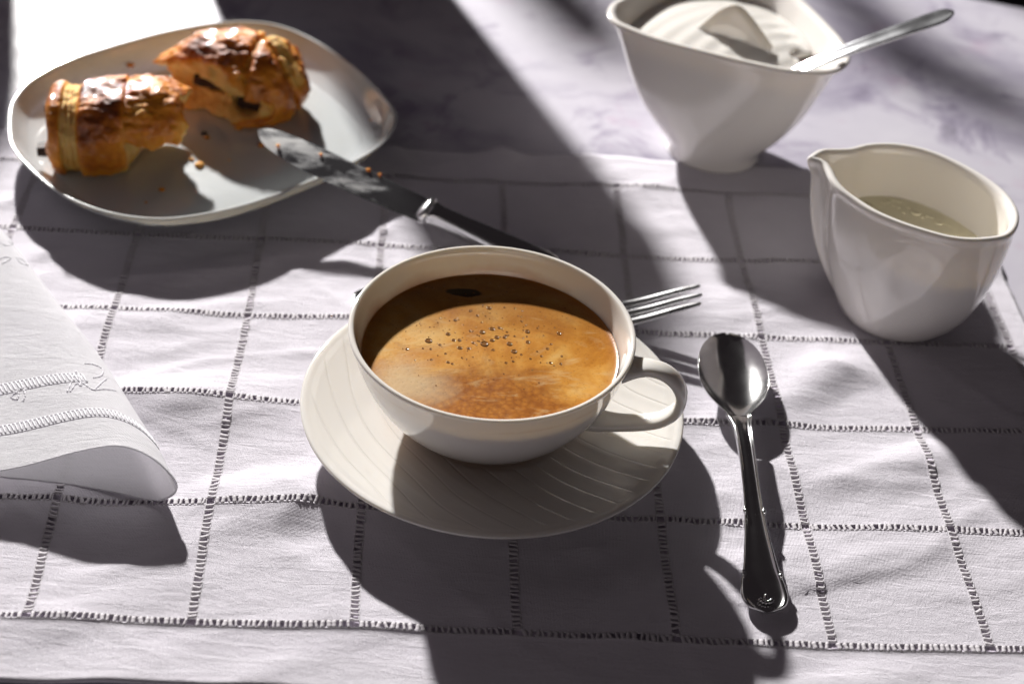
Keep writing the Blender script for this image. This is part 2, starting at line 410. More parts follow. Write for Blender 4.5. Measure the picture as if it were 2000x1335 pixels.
# little thread wraps along the cut edges read as a stitched border
wr = []
for i in range(I0, I1+1):
    for sgn in (-1, 1):
        P = np.array([cl(i+sgn*(gu+.006), v, -.004+.010*math.sin(v*330)) for v in np.linspace(J0+gv, J1-gv, 520)]); wr.append(tube(P, .024, 4, cap=False))
for j in range(J0, J1+1):
    for sgn in (-1, 1):
        P = np.array([cl(u, j+sgn*(gv+.006), -.004+.010*math.sin(u*330)) for u in np.linspace(I0+gu, I1-gu, 900)]); wr.append(tube(P, .024, 4, cap=False))
V, Fc = join(wr); o = mk('edge_stitching', V, Fc, M_THREAD, tc); o['kind'] = 'stuff'

# ------------------------------------------------------------------ saucer, cup, coffee
SZ = .03
def saucer():
    prof = [(0, .78), (2.2, .78), (2.75, .80), (3.0, .92), (3.3, 1.0), (4.0, 1.06), (5.0, 1.2), (6.0, 1.42), (7.0, 1.68), (7.55, 1.83), (7.72, 1.87), (7.80, 1.84), (7.80, 1.76), (7.68, 1.68), (7.0, 1.42), (6.0, 1.06), (5.2, .72), (4.7, .35), (4.6, .05), (4.45, .0), (4.25, .03), (4.1, .4), (0, .42)]
    n = 300; an = np.linspace(0, 2*np.pi, n, endpoint=False); rings = []
    P = []
    for (r0, z0), (r1, z1) in zip(prof, prof[1:]):
        k = max(1, int(abs(r1-r0)/.09)) if z0 > .7 and r1 > 2.9 and len(P) < 400 else 2
        for t in range(k): P.append((r0+(r1-r0)*t/k, z0+(z1-z0)*t/k))
    P.append(prof[-1])
    top_end = max(i for i, (r, z) in enumerate(P) if r == max(q[0] for q in P))
    for i, (r, z) in enumerate(P):
        r = max(r, .02)
        x, y = r*np.cos(an), r*np.sin(an); zz = np.full(n, z)
        if i < top_end and 3.05 < r < 7.7:
            # long shallow ripples sweeping across the dish
            cx, cy = 14.0, 9.0
            d = np.hypot(x-cx, y-cy) + .5*np.sin(np.arctan2(y-cy, x-cx)*5)
            ph = (d*1.12) % 1.0
            saw = np.where(ph < .82, ph/.82, (1-ph)/.18)
            w = ss(3.05, 3.5, r)*ss(7.7, 7.3, r)
            zz = zz + (.022*(saw-.5) - .022*np.exp(-((ph-.82)/.07)**2))*w
        rings.append(np.stack([x, y, zz+SZ], -1))
    return loft(rings)
M_SAUCER = porcelain('ribbed_saucer_glaze', (.63, .605, .57), .38)
nt = M_SAUCER.node_tree; b = nt.nodes['Principled BSDF']; v = coord(nt)
sb = N(nt, 'ShaderNodeVectorMath', operation='SUBTRACT'); nt.links.new(v, sb.inputs[0]); sb.inputs[1].default_value = (.14, .09, 0)
fl2 = N(nt, 'ShaderNodeVectorMath', operation='MULTIPLY'); nt.links.new(sb.outputs[0], fl2.inputs[0]); fl2.inputs[1].default_value = (112, 112, 0)
le = N(nt, 'ShaderNodeVectorMath', operation='LENGTH'); nt.links.new(fl2.outputs[0], le.inputs[0])
fr_ = math_n(nt, 'FRACT', math_n(nt, 'ADD', le.outputs['Value'], math_n(nt, 'MULTIPLY', noise_tex(nt, v, 14, 1), 1.6)), 0)
hh = ramp(nt, fr_, [(0, (.45, .45, .45)), (.80, (.62, .62, .62)), (.88, (.0, .0, .0)), (.96, (.42, .42, .42))])
l3 = N(nt, 'ShaderNodeVectorMath', operation='LENGTH'); nt.links.new(v, l3.inputs[0])
wm = ramp(nt, math_n(nt, 'MULTIPLY', l3.outputs['Value'], 10), [(.31, (0, 0, 0)), (.36, (1, 1, 1)), (.74, (1, 1, 1)), (.765, (0, 0, 0))])
bump(nt, b, math_n(nt, 'MULTIPLY', hh, wm), .45, .0011)
V, Fc = saucer(); sa = mk('saucer', V, Fc, M_SAUCER, origin=(0, 0, SZ)); tag(sa, 'round cream porcelain saucer with rippled surface under the coffee cup', 'saucer')
CC = np.array([-.24, -.07, 0])
cup = thing('coffee_cup', (CC[0], CC[1], .82)); tag(cup, 'wide cream porcelain cup filled with coffee on the saucer', 'cup')
outp = [(0, .86), (2.3, .86), (2.62, .84), (2.72, .92), (2.76, 1.06), (3.2, 1.35), (3.75, 1.8), (4.3, 2.4), (4.78, 3.1), (5.12, 3.8), (5.36, 4.5), (5.52, 5.1), (5.62, 5.45)]
lip = [(5.655, 5.56), (5.645, 5.64), (5.58, 5.68), (5.49, 5.665), (5.43, 5.6)]
inp = [(5.36, 5.40), (5.24, 4.9), (5.08, 4.4), (4.86, 3.8), (4.5, 3.1), (4.0, 2.4), (3.4, 1.85), (2.6, 1.45), (1.4, 1.3), (.02, 1.28)]
PP = crom(np.array(outp[3:]+lip+inp), 74)
V, Fc = loft(lathe([(.02, .88), (2.3, .88), (2.45, .84), (2.62, .84)] + [tuple(p) for p in PP], CC, 128))
M_CUP = porcelain('coffee_stained_porcelain', (.68, .645, .60), .22)
nt = M_CUP.node_tree; b = nt.nodes['Principled BSDF']; v = coord(nt); src = b.inputs['Base Color'].links[0].from_socket
sp_ = N(nt, 'ShaderNodeSeparateXYZ'); nt.links.new(v, sp_.inputs[0])
fl3 = N(nt, 'ShaderNodeVectorMath', operation='MULTIPLY'); nt.links.new(v, fl3.inputs[0]); fl3.inputs[1].default_value = (1, 1, 0)
l3 = N(nt, 'ShaderNodeVectorMath', operation='LENGTH'); nt.links.new(fl3.outputs[0], l3.inputs[0])
zz = math_n(nt, 'ADD', math_n(nt, 'MULTIPLY', sp_.outputs[2], 20), math_n(nt, 'MULTIPLY', noise_tex(nt, v, 45, 4), -.22))
f1 = ramp(nt, zz, [(.60, (1, 1, 1)), (.635, (.55, .55, .55)), (.72, (0, 0, 0))])
f2 = math_n(nt, 'LESS_THAN', l3.outputs['Value'], math_n(nt, 'ADD', .0332, math_n(nt, 'MULTIPLY', sp_.outputs[2], .525)))
f3 = math_n(nt, 'MULTIPLY', math_n(nt, 'MULTIPLY', f1, f2), .65)
nt.links.new(mixc(nt, f3, src, (.34, .15, .045)), b.inputs['Base Color'])
mk('body', V, Fc, M_CUP, cup)
ha = R_(-9); hd = np.array([math.cos(ha), math.sin(ha), 0])
HP = crom([(5.30, 4.85), (5.75, 5.0), (6.35, 5.12), (6.95, 5.02), (7.45, 4.62), (7.72, 4.0), (7.62, 3.3), (7.15, 2.72), (6.45, 2.36), (5.6, 2.12), (4.75, 2.0), (4.1, 2.0)], 44)
tt = np.linspace(0, 1, 44)
HP3 = CC + HP[:, :1]*hd + np.c_[np.zeros(44), np.zeros(44), HP[:, 1]]
side = np.array([-hd[1], hd[0], 0])
rings = []; T = np.gradient(HP3, axis=0); T /= np.linalg.norm(T, axis=1)[:, None]; an = np.linspace(0, 2*np.pi, 20, endpoint=False)
for p, t_, s_ in zip(HP3, T, tt):
    nn = np.cross(side, t_); w = .46 + .34*(1-ss(0, .2, s_)) + .22*ss(.78, 1, s_); h = .23 + .12*(1-ss(0, .12, s_)) + .06*ss(.85, 1, s_)
    c_, s2 = np.cos(an), np.sin(an); e = 2/2.6
    rings.append(p + side*(w*np.sign(c_)*np.abs(c_)**e)[:, None] + nn*(h*np.sign(s2)*np.abs(s2)**e)[:, None])
V, Fc = loft(rings); mk('handle', V, Fc, M_PORC, cup)
# coffee
ZC = 4.5; RC = 5.085
def coffee_mat():
    m, nt, b = mat('coffee_crema'); v = coord(nt)
    big = noise_tex(nt, v, 22, 4, .55, 1.2); med = noise_tex(nt, v, 60, 4, .6, .8)
    vo = N(nt, 'ShaderNodeTexVoronoi', feature='F1'); vo.inputs['Scale'].default_value = 400
    wv = N(nt, 'ShaderNodeTexNoise'); wv.inputs['Scale'].default_value = 220; nt.links.new(v, wv.inputs['Vector'])
    wa = N(nt, 'ShaderNodeVectorMath', operation='SCALE'); nt.links.new(wv.outputs[1], wa.inputs[0]); wa.inputs['Scale'].default_value = .0035
    wb = N(nt, 'ShaderNodeVectorMath', operation='ADD'); nt.links.new(v, wb.inputs[0]); nt.links.new(wa.outputs[0], wb.inputs[1]); nt.links.new(wb.outputs[0], vo.inputs['Vector'])
    sp = N(nt, 'ShaderNodeSeparateXYZ'); nt.links.new(v, sp.inputs[0])
    golden = ramp(nt, math_n(nt, 'ADD', math_n(nt, 'MULTIPLY', big, .6), math_n(nt, 'MULTIPLY', med, .4)),
                  [(.36, (.30, .105, .008)), (.46, (.42, .175, .022)), (.54, (.50, .25, .050)), (.66, (.56, .36, .13))])
    mott = ramp(nt, vo.outputs['Distance'], [(.05, (.36, .135, .017)), (.40, (.28, .094, .009)), (.8, (.21, .062, .005))])
    # the rear marbled half and the mottled front half
    yy = math_n(nt, 'ADD', math_n(nt, 'MULTIPLY', sp.outputs[1], 60), math_n(nt, 'MULTIPLY', big, 2.2))
    xx = math_n(nt, 'MULTIPLY', sp.outputs[0], 1)
    rr = math_n(nt, 'MULTIPLY', math_n(nt, 'MULTIPLY', xx, xx), 900)
    fac = ramp(nt, math_n(nt, 'ADD', yy, rr), [(.0, (1, 1, 1)), (.05, (1, 1, 1)), (.75, (0, 0, 0)), (1, (0, 0, 0))])
    col = mixc(nt, math_n(nt, 'MULTIPLY', fac, .97), golden, mott)
    st_ = noise_tex(nt, mapping(nt, v, (26, 60, 1), (0, 0, R_(-14))), 1, 5, .6, 1.8)
    streak = ramp(nt, st_, [(.54, (0, 0, 0)), (.66, (1, 1, 1))])
    col = mixc(nt, math_n(nt, 'MULTIPLY', streak, .5), col, (.50, .34, .16))
    dk = ramp(nt, noise_tex(nt, mapping(nt, v, (30, 44, 1), (0, 0, R_(20))), 1, 5, .6, 2.2), [(.30, (1, 1, 1)), (.44, (0, 0, 0))])
    col = mixc(nt, math_n(nt, 'MULTIPLY', dk, .5), col, (.20, .068, .010))
    rear = ramp(nt, math_n(nt, 'ADD', math_n(nt, 'MULTIPLY', sp.outputs[1], 12), math_n(nt, 'MULTIPLY', med, .3)), [(.22, (0, 0, 0)), (.55, (1, 1, 1))])  # darkens the far side: rim shade put into the coffee's colour
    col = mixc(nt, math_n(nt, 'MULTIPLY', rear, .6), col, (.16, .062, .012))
    pv = N(nt, 'ShaderNodeVectorMath', operation='SUBTRACT'); nt.links.new(v, pv.inputs[0]); pv.inputs[1].default_value = PALE
    pl_ = N(nt, 'ShaderNodeVectorMath', operation='LENGTH'); nt.links.new(pv.outputs[0], pl_.inputs[0])
    pf = ramp(nt, math_n(nt, 'ADD', math_n(nt, 'MULTIPLY', pl_.outputs['Value'], 30), math_n(nt, 'MULTIPLY', math_n(nt, 'SUBTRACT', big, .5), 1.5)), [(.12, (1, 1, 1)), (.62, (0, 0, 0))])
    col = mixc(nt, math_n(nt, 'MULTIPLY', pf, .7), col, (.50, .38, .22))
    # dark ring against the wall, thin dark liquid hole
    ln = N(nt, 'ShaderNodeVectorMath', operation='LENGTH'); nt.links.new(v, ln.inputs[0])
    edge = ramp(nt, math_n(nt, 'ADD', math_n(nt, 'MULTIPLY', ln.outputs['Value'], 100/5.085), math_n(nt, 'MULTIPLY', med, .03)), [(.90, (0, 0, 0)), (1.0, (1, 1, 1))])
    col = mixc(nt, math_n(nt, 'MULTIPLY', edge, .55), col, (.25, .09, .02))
    ms = N(nt, 'ShaderNodeVectorMath', operation='SUBTRACT'); nt.links.new(v, ms.inputs[0]); ms.inputs[1].default_value = HOLE
    sc = N(nt, 'ShaderNodeVectorMath', operation='MULTIPLY'); nt.links.new(ms.outputs[0], sc.inputs[0]); sc.inputs[1].default_value = (60/.72, 60/.28, 1)
    l2 = N(nt, 'ShaderNodeVectorMath', operation='LENGTH'); nt.links.new(sc.outputs[0], l2.inputs[0])
    hole = ramp(nt, math_n(nt, 'ADD', l2.outputs['Value'], math_n(nt, 'MULTIPLY', med, .5)), [(.80, (1, 1, 1)), (.92, (0, 0, 0))])
    col = mixc(nt, hole, col, (.018, .006, .002))
    fine = N(nt, 'ShaderNodeTexVoronoi', feature='F1'); fine.inputs['Scale'].default_value = 700; nt.links.new(v, fine.inputs['Vector'])
    pore = ramp(nt, fine.outputs['Distance'], [(.10, (.62, .62, .62)), (.3, (1, 1, 1))])
    mu = N(nt, 'ShaderNodeMix', data_type='RGBA', blend_type='MULTIPLY'); mu.inputs[0].default_value = .55
    nt.links.new(col, mu.inputs[6]); nt.links.new(pore, mu.inputs[7]); nt.links.new(mu.outputs[2], b.inputs['Base Color'])
    b.inputs['Roughness'].default_value = .30; b.inputs['Specular IOR Level'].default_value = .16
    b.inputs['Subsurface Weight'].default_value = .0
    h = math_n(nt, 'ADD', fine.outputs['Distance'], math_n(nt, 'MULTIPLY', noise_tex(nt, v, 900, 2), .7))
    bump(nt, b, h, .2, .00014)
    return m
hp = at(908, 571, ZC)
PALE = tuple((at(800, 752, ZC) - np.array([CC[0], CC[1], ZC]))*U)
HOLE = tuple(((hp - np.array([CC[0], CC[1], ZC]))*U))
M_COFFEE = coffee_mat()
rg = []
for r in np.concatenate([np.linspace(.02, 4.9, 40), [5.0, 5.06, RC]]):
    an = np.linspace(0, 2*np.pi, 96, endpoint=False)
    x, y = CC[0]+r*np.cos(an), CC[1]+r*np.sin(an)
    rg.append(np.stack([x, y, ZC + np.array([.012*fnoise(a*.9, b_*.9, 2) for a, b_ in zip(x, y)]) + .10*max(0, (r-4.9)/.18)**2*.5], -1))
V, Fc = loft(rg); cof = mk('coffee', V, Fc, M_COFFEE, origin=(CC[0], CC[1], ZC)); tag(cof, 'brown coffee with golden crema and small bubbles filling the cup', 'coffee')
m, nt, b = mat('bubble_film'); b.inputs['Base Color'].default_value = (.20, .085, .025, 1); b.inputs['Roughness'].default_value = .12
nt.links.new(ramp(nt, noise_tex(nt, coord(nt), 900, 2), [(.35, (.11, .042, .012)), (.65, (.27, .125, .04))]), b.inputs['Base Color']); M_BUB = m
def dome(r, h, n=12):
    return loft([[(r*k*math.cos(a), r*k*math.sin(a), z) for a in np.linspace(0, 2*np.pi, n, endpoint=False)] for k, z in ((1.18, -.02*r), (1.12, .16*h), (.98, .30*h), (.86, .16*h), (.6, .12*h), (.25, .2*h), (.02, .22*h))])
V, Fc = dome(1, 1); bub = raw('bubble', np.array(V)*U, Fc, M_BUB)
bp_ = [(946, 671, 9), (837, 665, 8), (942, 648, 7), (961, 642, 6), (875, 652, 6), (897, 664, 5), (886, 664, 5), (995, 671, 7), (1004, 686, 7), (1030, 647, 6), (1031, 668, 6), (1092, 651, 5), (985, 658, 5), (970, 658, 6), (898, 679, 5), (915, 680, 4), (924, 669, 4), (961, 664, 5), (988, 655, 4), (963, 683, 4), (1075, 708, 4), (1076, 672, 4), (1069, 681, 4), (955, 601, 5), (918, 607, 4), (932, 616, 4), (889, 625, 4), (795, 681, 4), (826, 680, 3), (841, 681, 3), (859, 673, 4), (875, 707, 4), (842, 702, 3), (883, 710, 3), (956, 703, 3), (1002, 705, 3), (988, 708, 3), (1018, 692, 3), (1057, 695, 3), (1049, 686, 3), (1097, 695, 3), (1095, 710, 3), (833, 560, 4), (845, 562, 3), (818, 572, 3), (957, 553, 4), (976, 558, 3), (990, 570, 3), (930, 545, 3), (868, 558, 3), (1029, 657, 3), (1022, 660, 3), (1005, 602, 3), (985, 600, 3), (1020, 607, 3), (975, 640, 4), (990, 648, 3), (1005, 656, 3), (940, 630, 3), (918, 646, 3), (1036, 700, 2.5), (870, 690, 2.5), (902, 698, 2.5)]
for k in range(190): bp_.append((random.gauss(950, 85), random.gauss(642, 42), random.uniform(.9, 2.2)))
for x, y, r in bp_:
    p = at(x, y, ZC)
    o = place('bubble', bub, cof, (p - ORG[cof.name])*U); s_ = r/49.*.78*random.uniform(.85, 1.1); o.scale = (s_*random.uniform(.85, 1.15), s_, s_*.8)

# ------------------------------------------------------------------ vessels lofted from a foot circle to a measured rim
def vessel(rim, foot_c, foot_r, prof, wall, lipr, zin, nseg=140):
    """rim: (N,3) closed; prof: (s, f, zf): s blend 0 foot - 1 rim; returns closed shell (outside, lip, inside)"""
    rim = np.asarray(rim); n = len(rim)
    ctr = rim.mean(0); an = np.arctan2(rim[:, 1]-ctr[1], rim[:, 0]-ctr[0])
    foot = np.stack([foot_c[0]+foot_r*np.cos(an), foot_c[1]+foot_r*np.sin(an), np.full(n, foot_c[2])], -1)
    rings = []
    for f, zf in prof:
        g = foot.copy(); g[:, :2] = foot[:, :2]*(1-f) + rim[:, :2]*f; g[:, 2] = foot[:, 2]*(1-zf) + rim[:, 2]*zf
        rings.append(g)
    return rings, foot, rim
def inset(rg, d):
    """move a ring inwards in plan"""
    r = np.asarray(rg); t = np.roll(r, -1, 0)-np.roll(r, 1, 0); nrm = np.stack([-t[:, 1], t[:, 0], 0*t[:, 0]], -1)
    nrm /= np.linalg.norm(nrm, axis=1)[:, None]
    c = r.mean(0); sgn = np.sign(((c-r)*nrm).sum()); return r + sgn*nrm*d
def smooth_ring(P, n=140, it=2):
    Q = crom(P, n, True)
    d = np.linalg.norm(np.roll(Q, -1, 0)-Q, axis=1); s = np.concatenate([[0], np.cumsum(d)])
    Qc = np.vstack([Q, Q[:1]]); u = np.linspace(0, s[-1], n, endpoint=False)
    Q = np.stack([np.interp(u, s, Qc[:, k]) for k in range(3)], -1)
    for _ in range(it): Q = .25*np.roll(Q, 1, 0)+.5*Q+.25*np.roll(Q, -1, 0)
    if np.cross(Q[1, :2]-Q[0, :2], Q[2, :2]-Q[1, :2]).sum() < 0: pass
    return Q
# milk pitcher
pz = [(105, 150, .35), (180, 97, .30), (280, 92, .15), (360, 88, .05), (450, 65, 0), (560, 57, 0), (680, 65, 0), (800, 90, 0), (920, 130, 0), (1050, 190, 0), (1180, 265, 0), (1290, 350, 0), (1350, 430, 0), (1372, 500, 0), (1355, 570, 0), (1300, 620, 0), (1200, 640, 0), (1080, 645, 0), (950, 630, 0), (800, 590, 0), (650, 540, 0), (500, 475, 0), (380, 400, .02), (300, 340, .08), (250, 280, .15), (220, 220, .22), (190, 175, .28), (150, 165, .33)]
ZP = 6.75
prim = smooth_ring([at(1540+a/3.035, 260+b_/3.035, ZP+h) for a, b_, h in pz], 160, 1)
pc = np.array([18.35, 11.25, .03])
prof = [(.0, 0), (.10, .012), (.24, .06), (.42, .14), (.60, .25), (.745, .38), (.85, .52), (.92, .66), (.955, .80), (.97, .91), (.985, .965), (1.0, .99)]
rings, foot, _ = vessel(prim, pc, 2.35, prof, 0, 0, 0)
tip = np.exp(-((prim-prim[np.argmin(prim[:, 0])])[:, :2]**2).sum(1)/4.2)       # the beak stays narrow below the lip
cr_ = prim.mean(0)
for k, (f, zf) in enumerate(prof):
    w = tip*np.clip(1-zf, 0, 1)**.3*.42
    dirv = (cr_-prim); dirv[:, 2] = 0; dirv /= np.linalg.norm(dirv, axis=1)[:, None]
    rings[k] = rings[k] + dirv*(w*1.1*min(1, f*1.8))[:, None]
full = [inset(rings[0], 1.9)*np.array([1, 1, 1]) + [0, 0, .06], inset(rings[0], .25) + [0, 0, .05], inset(rings[0], .1)] + rings
full = full[:-2] + [inset(prim, .10) - [0, 0, .40], inset(prim, .03) - [0, 0, .20], prim - [0, 0, .06], inset(prim, .04) + [0, 0, .05], inset(prim, .17) + [0, 0, .09], inset(prim, .30) + [0, 0, .05], inset(prim, .38) - [0, 0, .08], inset(prim, .42) - [0, 0, .35], inset(rings[-3], .34)]
for k in range(len(rings)-4, 2, -1): full.append(inset(rings[k], .28) + [0, 0, .02*(len(rings)-k)])
full.append(inset(rings[2], .5) + [0, 0, .25]); full.append(inset(rings[2], 2.2) + [0, 0, .25])
V, Fc = loft(full, True, True, True); pit = mk('milk_pitcher', V, Fc, M_PORW, origin=pc); subsurf(pit)
tag(pit, 'small white porcelain milk pitcher with pointed spout at right', 'pitcher')
# milk
zm = 4.1; km = zm/ZP
lev = None
for (f0, z0), (f1, z1), r0, r1 in zip(prof, prof[1:], rings, rings[1:]):
    if z0 <= km <= z1: lev = r0 + (r1-r0)*((km-z0)/(z1-z0))
ml = inset(lev, .24); ml[:, 2] = zm
m, nt, b = mat('milk'); b.inputs['Roughness'].default_value = .35; b.inputs['Specular IOR Level'].default_value = .25
nt.links.new(ramp(nt, noise_tex(nt, coord(nt), 40, 3), [(.3, (.83, .78, .55)), (.7, (.88, .82, .60))]), b.inputs['Base Color']); M_MILK = m
rg = [ml + [0, 0, .05], inset(ml, .12) + [0, 0, .01]] + [ml.mean(0) + (inset(ml, .12)-ml.mean(0))*k for k in (.8, .6, .4, .2, .02)]
V, Fc = loft(rg); milk = mk('milk', V, Fc, M_MILK, origin=ml.mean(0)); tag(milk, 'white milk with a rim of froth bubbles inside the pitcher', 'milk')
V, Fc = dome(1, 1.6, 14); mb = raw('bubble', np.array(V)*U, Fc, M_MILK)
for x, y, r in [(1789, 415, 9), (1834, 434, 8), (1764, 414, 4), (1704, 402, 5), (1690, 404, 4), (1718, 404, 3), (1802, 424, 4), (1812, 422, 4), (1820, 424, 4), (1848, 437, 3), (1855, 441, 3), (1866, 450, 3), (1775, 405, 4), (1755, 405, 4), (1745, 402, 3), (1868, 458, 4), (1878, 455, 3), (1696, 398, 3), (1727, 396, 5), (1735, 393, 6), (1745, 388, 8), (1757, 392, 6)]:
    o = place('bubble', mb, milk, (at(x, y, zm) - ORG[milk.name])*U); s_ = r/42.; o.scale = (s_, s_, s_*.7)

# sugar bowl
bz = [(185, 2), (135, 22), (102, 62), (92, 110), (108, 146), (150, 182), (250, 225), (400, 285), (600, 345), (800, 395), (1000, 445), (1200, 490), (1400, 530), (1550, 540), (1700, 540), (1800, 510), (1855, 450), (1850, 400), (1800, 300), (1700, 190), (1600, 90), (1500, 0)]
ZB = 7.0
br = [at(1160+a/3.704, b_/3.704, ZB) for a, b_ in bz] + [np.array([13.3, 30.9, ZB+.1]), np.array([11.2, 32.0, ZB+.15]), np.array([8.6, 31.8, ZB+.15]), np.array([6.4, 30.2, ZB+.08])]
brim = smooth_ring(br, 160, 3)
bc = np.array([10.45, 24.75, -.055])
prof = [(.02, 0), (.03, .03), (.02, .07), (.06, .12), (.18, .19), (.33, .29), (.48, .41), (.60, .54), (.69, .67), (.77, .79), (.845, .89), (.92, .955), (.985, .985), (1.0, .995)]
rings, foot, _ = vessel(brim, bc, 2.45, prof, 0, 0, 0)
full = [inset(rings[0], 1.9) + [0, 0, .15], inset(rings[0], .4) + [0, 0, .12], inset(rings[0], .12)] + rings
full += [inset(brim, -.02) + [0, 0, .04], inset(brim, .06) + [0, 0, .12], inset(brim, .22) + [0, 0, .15], inset(brim, .38) + [0, 0, .09], inset(brim, .55) - [0, 0, .08]]
for k in range(len(rings)-3, 4, -1): full.append(inset(rings[k], .38) + [0, 0, .015*(len(rings)-k)])
full.append(inset(rings[4], 1.6) + [0, 0, .25])
V, Fc = loft(full, True, True, True); bo = thing('sugar_bowl', bc); o = mk('body', V, Fc, M_PORW, bo); subsurf(o)
tag(bo, 'white lidded porcelain sugar bowl with flared egg-shaped rim and small round foot', 'sugar bowl')
# lid
kk = .80
lr = smooth_ring([brim[i] for i in range(0, 160, 8)], 160, 6); cL = lr.mean(0) + np.array([-.45, .1, 0])
LIDZ = 6.05
base = cL + (lr-cL)*np.array([kk, kk, 0]); base[:, 2] = LIDZ
base = .5*base + .5*np.stack([cL[0]-.2+4.75*np.cos(np.arctan2(base[:, 1]-cL[1], base[:, 0]-cL[0])), cL[1]+4.3*np.sin(np.arctan2(base[:, 1]-cL[1], base[:, 0]-cL[0])), base[:, 2]], -1)
NP = at(1578, 118, LIDZ)                     # spoon notch
def lidz(x, y, k):
    d = np.hypot(x-cL[0]-9, y-cL[1]+9.5)
    return .55*(1-k**2.2) + .020*np.sin(d*2*np.pi/1.1)*ss(1.0, .85, k)
rg = []
for k in np.linspace(.01, 1, 46):
    P = cL*np.array([1, 1, 0]) + (base-cL)*np.array([k, k, 0])
    dn_ = P[:, :2]-NP[:2]; dd = np.hypot(*dn_.T); push = np.where(dd < 1.0, 1.0-dd, 0)
    tow = (cL[:2]-P[:, :2]); tow /= np.linalg.norm(tow, axis=1)[:, None]+1e-9
    P[:, :2] += tow*push[:, None]
    P[:, 2] = LIDZ + lidz(P[:, 0], P[:, 1], k); rg.append(P)
last = rg[-1]; rg += [inset(last, -.03) - [0, 0, .08], inset(last, 0) - [0, 0, .25], inset(last, .3) - [0, 0, .3]]
V, Fc = loft(rg); lid = mk('lid', V, Fc, M_PORC, bo)
# fin knob: a thin curved sail
p0, p1 = at(1356, 53, LIDZ+.60), at(1506, 98, LIDZ+.5)
rg = []
for s_ in np.linspace(0, 1, 30):
    base_p = p0 + (p1-p0)*s_; base_p[2] = LIDZ + .25
    nrm = np.array([-(p1-p0)[1], (p1-p0)[0], 0]); nrm /= np.linalg.norm(nrm)
    H = float(sit(np.array([s_]), [0, .08, .22, .36, .5, .75, 1], [.25, .65, 1.35, 1.78, 1.78, 1.05, .28])[0])
    th = .16*(np.sin(np.pi*np.clip(s_, .02, .98))**.3)+.03
    bow = nrm*.35*np.sin(np.pi*s_)
    cs = []
    for a, hh in ((1.6, 0), (1.15, .15), (1, .4), (.9, .75), (.8, .93), (.45, 1.0), (-.45, 1.0), (-.8, .93), (-.9, .75), (-1, .4), (-1.15, .15), (-1.6, 0)):
        cs.append(base_p + bow + nrm*th*a + np.array([0, 0, H*hh]) + nrm*.35*hh**2)
    rg.append(cs)
V, Fc = loft(rg, True, True, True); o = mk('knob', V, Fc, M_PORC, lid)

# ------------------------------------------------------------------ cutlery
def frame_axis(a, b_):
    d = b_-a; L = np.linalg.norm(d); d /= L; s = np.cross(d, [0, 0, 1.]); s /= np.linalg.norm(s); return d, s, np.cross(s, d), L
def strip(a, b_, st, hw, prof, zc, tilt=0.0):
    """ring-lofted bar: stations st (0-1), half widths hw, prof list of (across, up) fractions scaled per station by hw and th, zc camber"""
    d, s, n, L = frame_axis(a, b_); s, n = s*math.cos(tilt)+n*math.sin(tilt), -s*math.sin(tilt)+n*math.cos(tilt)
    rg = []
    for t, w, th, z in zip(st, hw[0], hw[1], zc):
        rg.append([a + d*L*t + s*w*x + n*(th*y+z) for x, y in prof])
    return loft(rg, True, True, True)
# teaspoon: neck -> end handle, bowl
sp = thing('teaspoon', at(1450, 900, 0)); tag(sp, 'teaspoon with beaded handle edge lying on the cloth beside the saucer', 'spoon')
nk, en, tp = at(1443, 812, 1.0), at(1499, 1194, .42), at(1421, 648, 1.05)
st = np.linspace(0, 1, 60)
hw = sit(st, [0, .06, .16, .35, .5, .62, .72, .80, .87, .93, .975, 1.0], [.60, .43, .36, .34, .37, .46, .58, .69, .84, .88, .66, .18])
th = sit(st, [0, .1, .5, .9, 1], [.16, .19, .16, .13, .10])
cam_ = sit(st, [0, .12, .3, .6, .85, 1], [0, .28, .34, .10, -.10, -.06])
prof_h = [(-1, -.5), (-.55, -.8), (0, -.9), (.55, -.8), (1, -.5), (1.02, .3), (.95, .85), (.84, .9), (.74, .35), (.55, .18), (.2, .30), (0, .34), (-.2, .30), (-.55, .18), (-.74, .35), (-.84, .9), (-.95, .85), (-1.02, .3)]
V, Fc = strip(nk, en, st, (hw, th), prof_h, cam_); o = mk('handle', V, Fc, M_STEEL, sp); subsurf(o)
d, s, n, L = frame_axis(nk, en)
orn = []
def blob(c, r, n_=10):
    r = np.broadcast_to(r, (3,)); return loft([[c + r*np.array([math.cos(a)*math.cos(e), math.sin(a)*math.cos(e), math.sin(e)]) for a in np.linspace(0, 2*np.pi, n_, endpoint=False)] for e in np.linspace(-1.5, 1.5, 7)], True, True, True)
for t in (.55, .845):
    k = int(t*59)
    for sg_ in (-1, 1):
        for dt in (-.12, .0, .12):
            orn.append(blob(nk + d*(L*st[k]+dt*1.2) + s*sg_*hw[k]*.93 + n*(cam_[k]+th[k]*.9), (.06, .06, .06) if dt else (.10, .10, .085)))
k = 57
for a in np.linspace(-1.2, 1.2, 5):
    orn.append(blob(nk + d*(L*.945+.16*math.cos(a)) + s*.22*math.sin(a) + n*(cam_[k]+.13), (.10, .10, .07)))
orn.append(blob(nk + d*(L*.935) + n*(cam_[k]+.13), (.08, .16, .08)))
for V, Fc in orn: mk('ornament_bead', V, Fc, M_STEEL, sp)
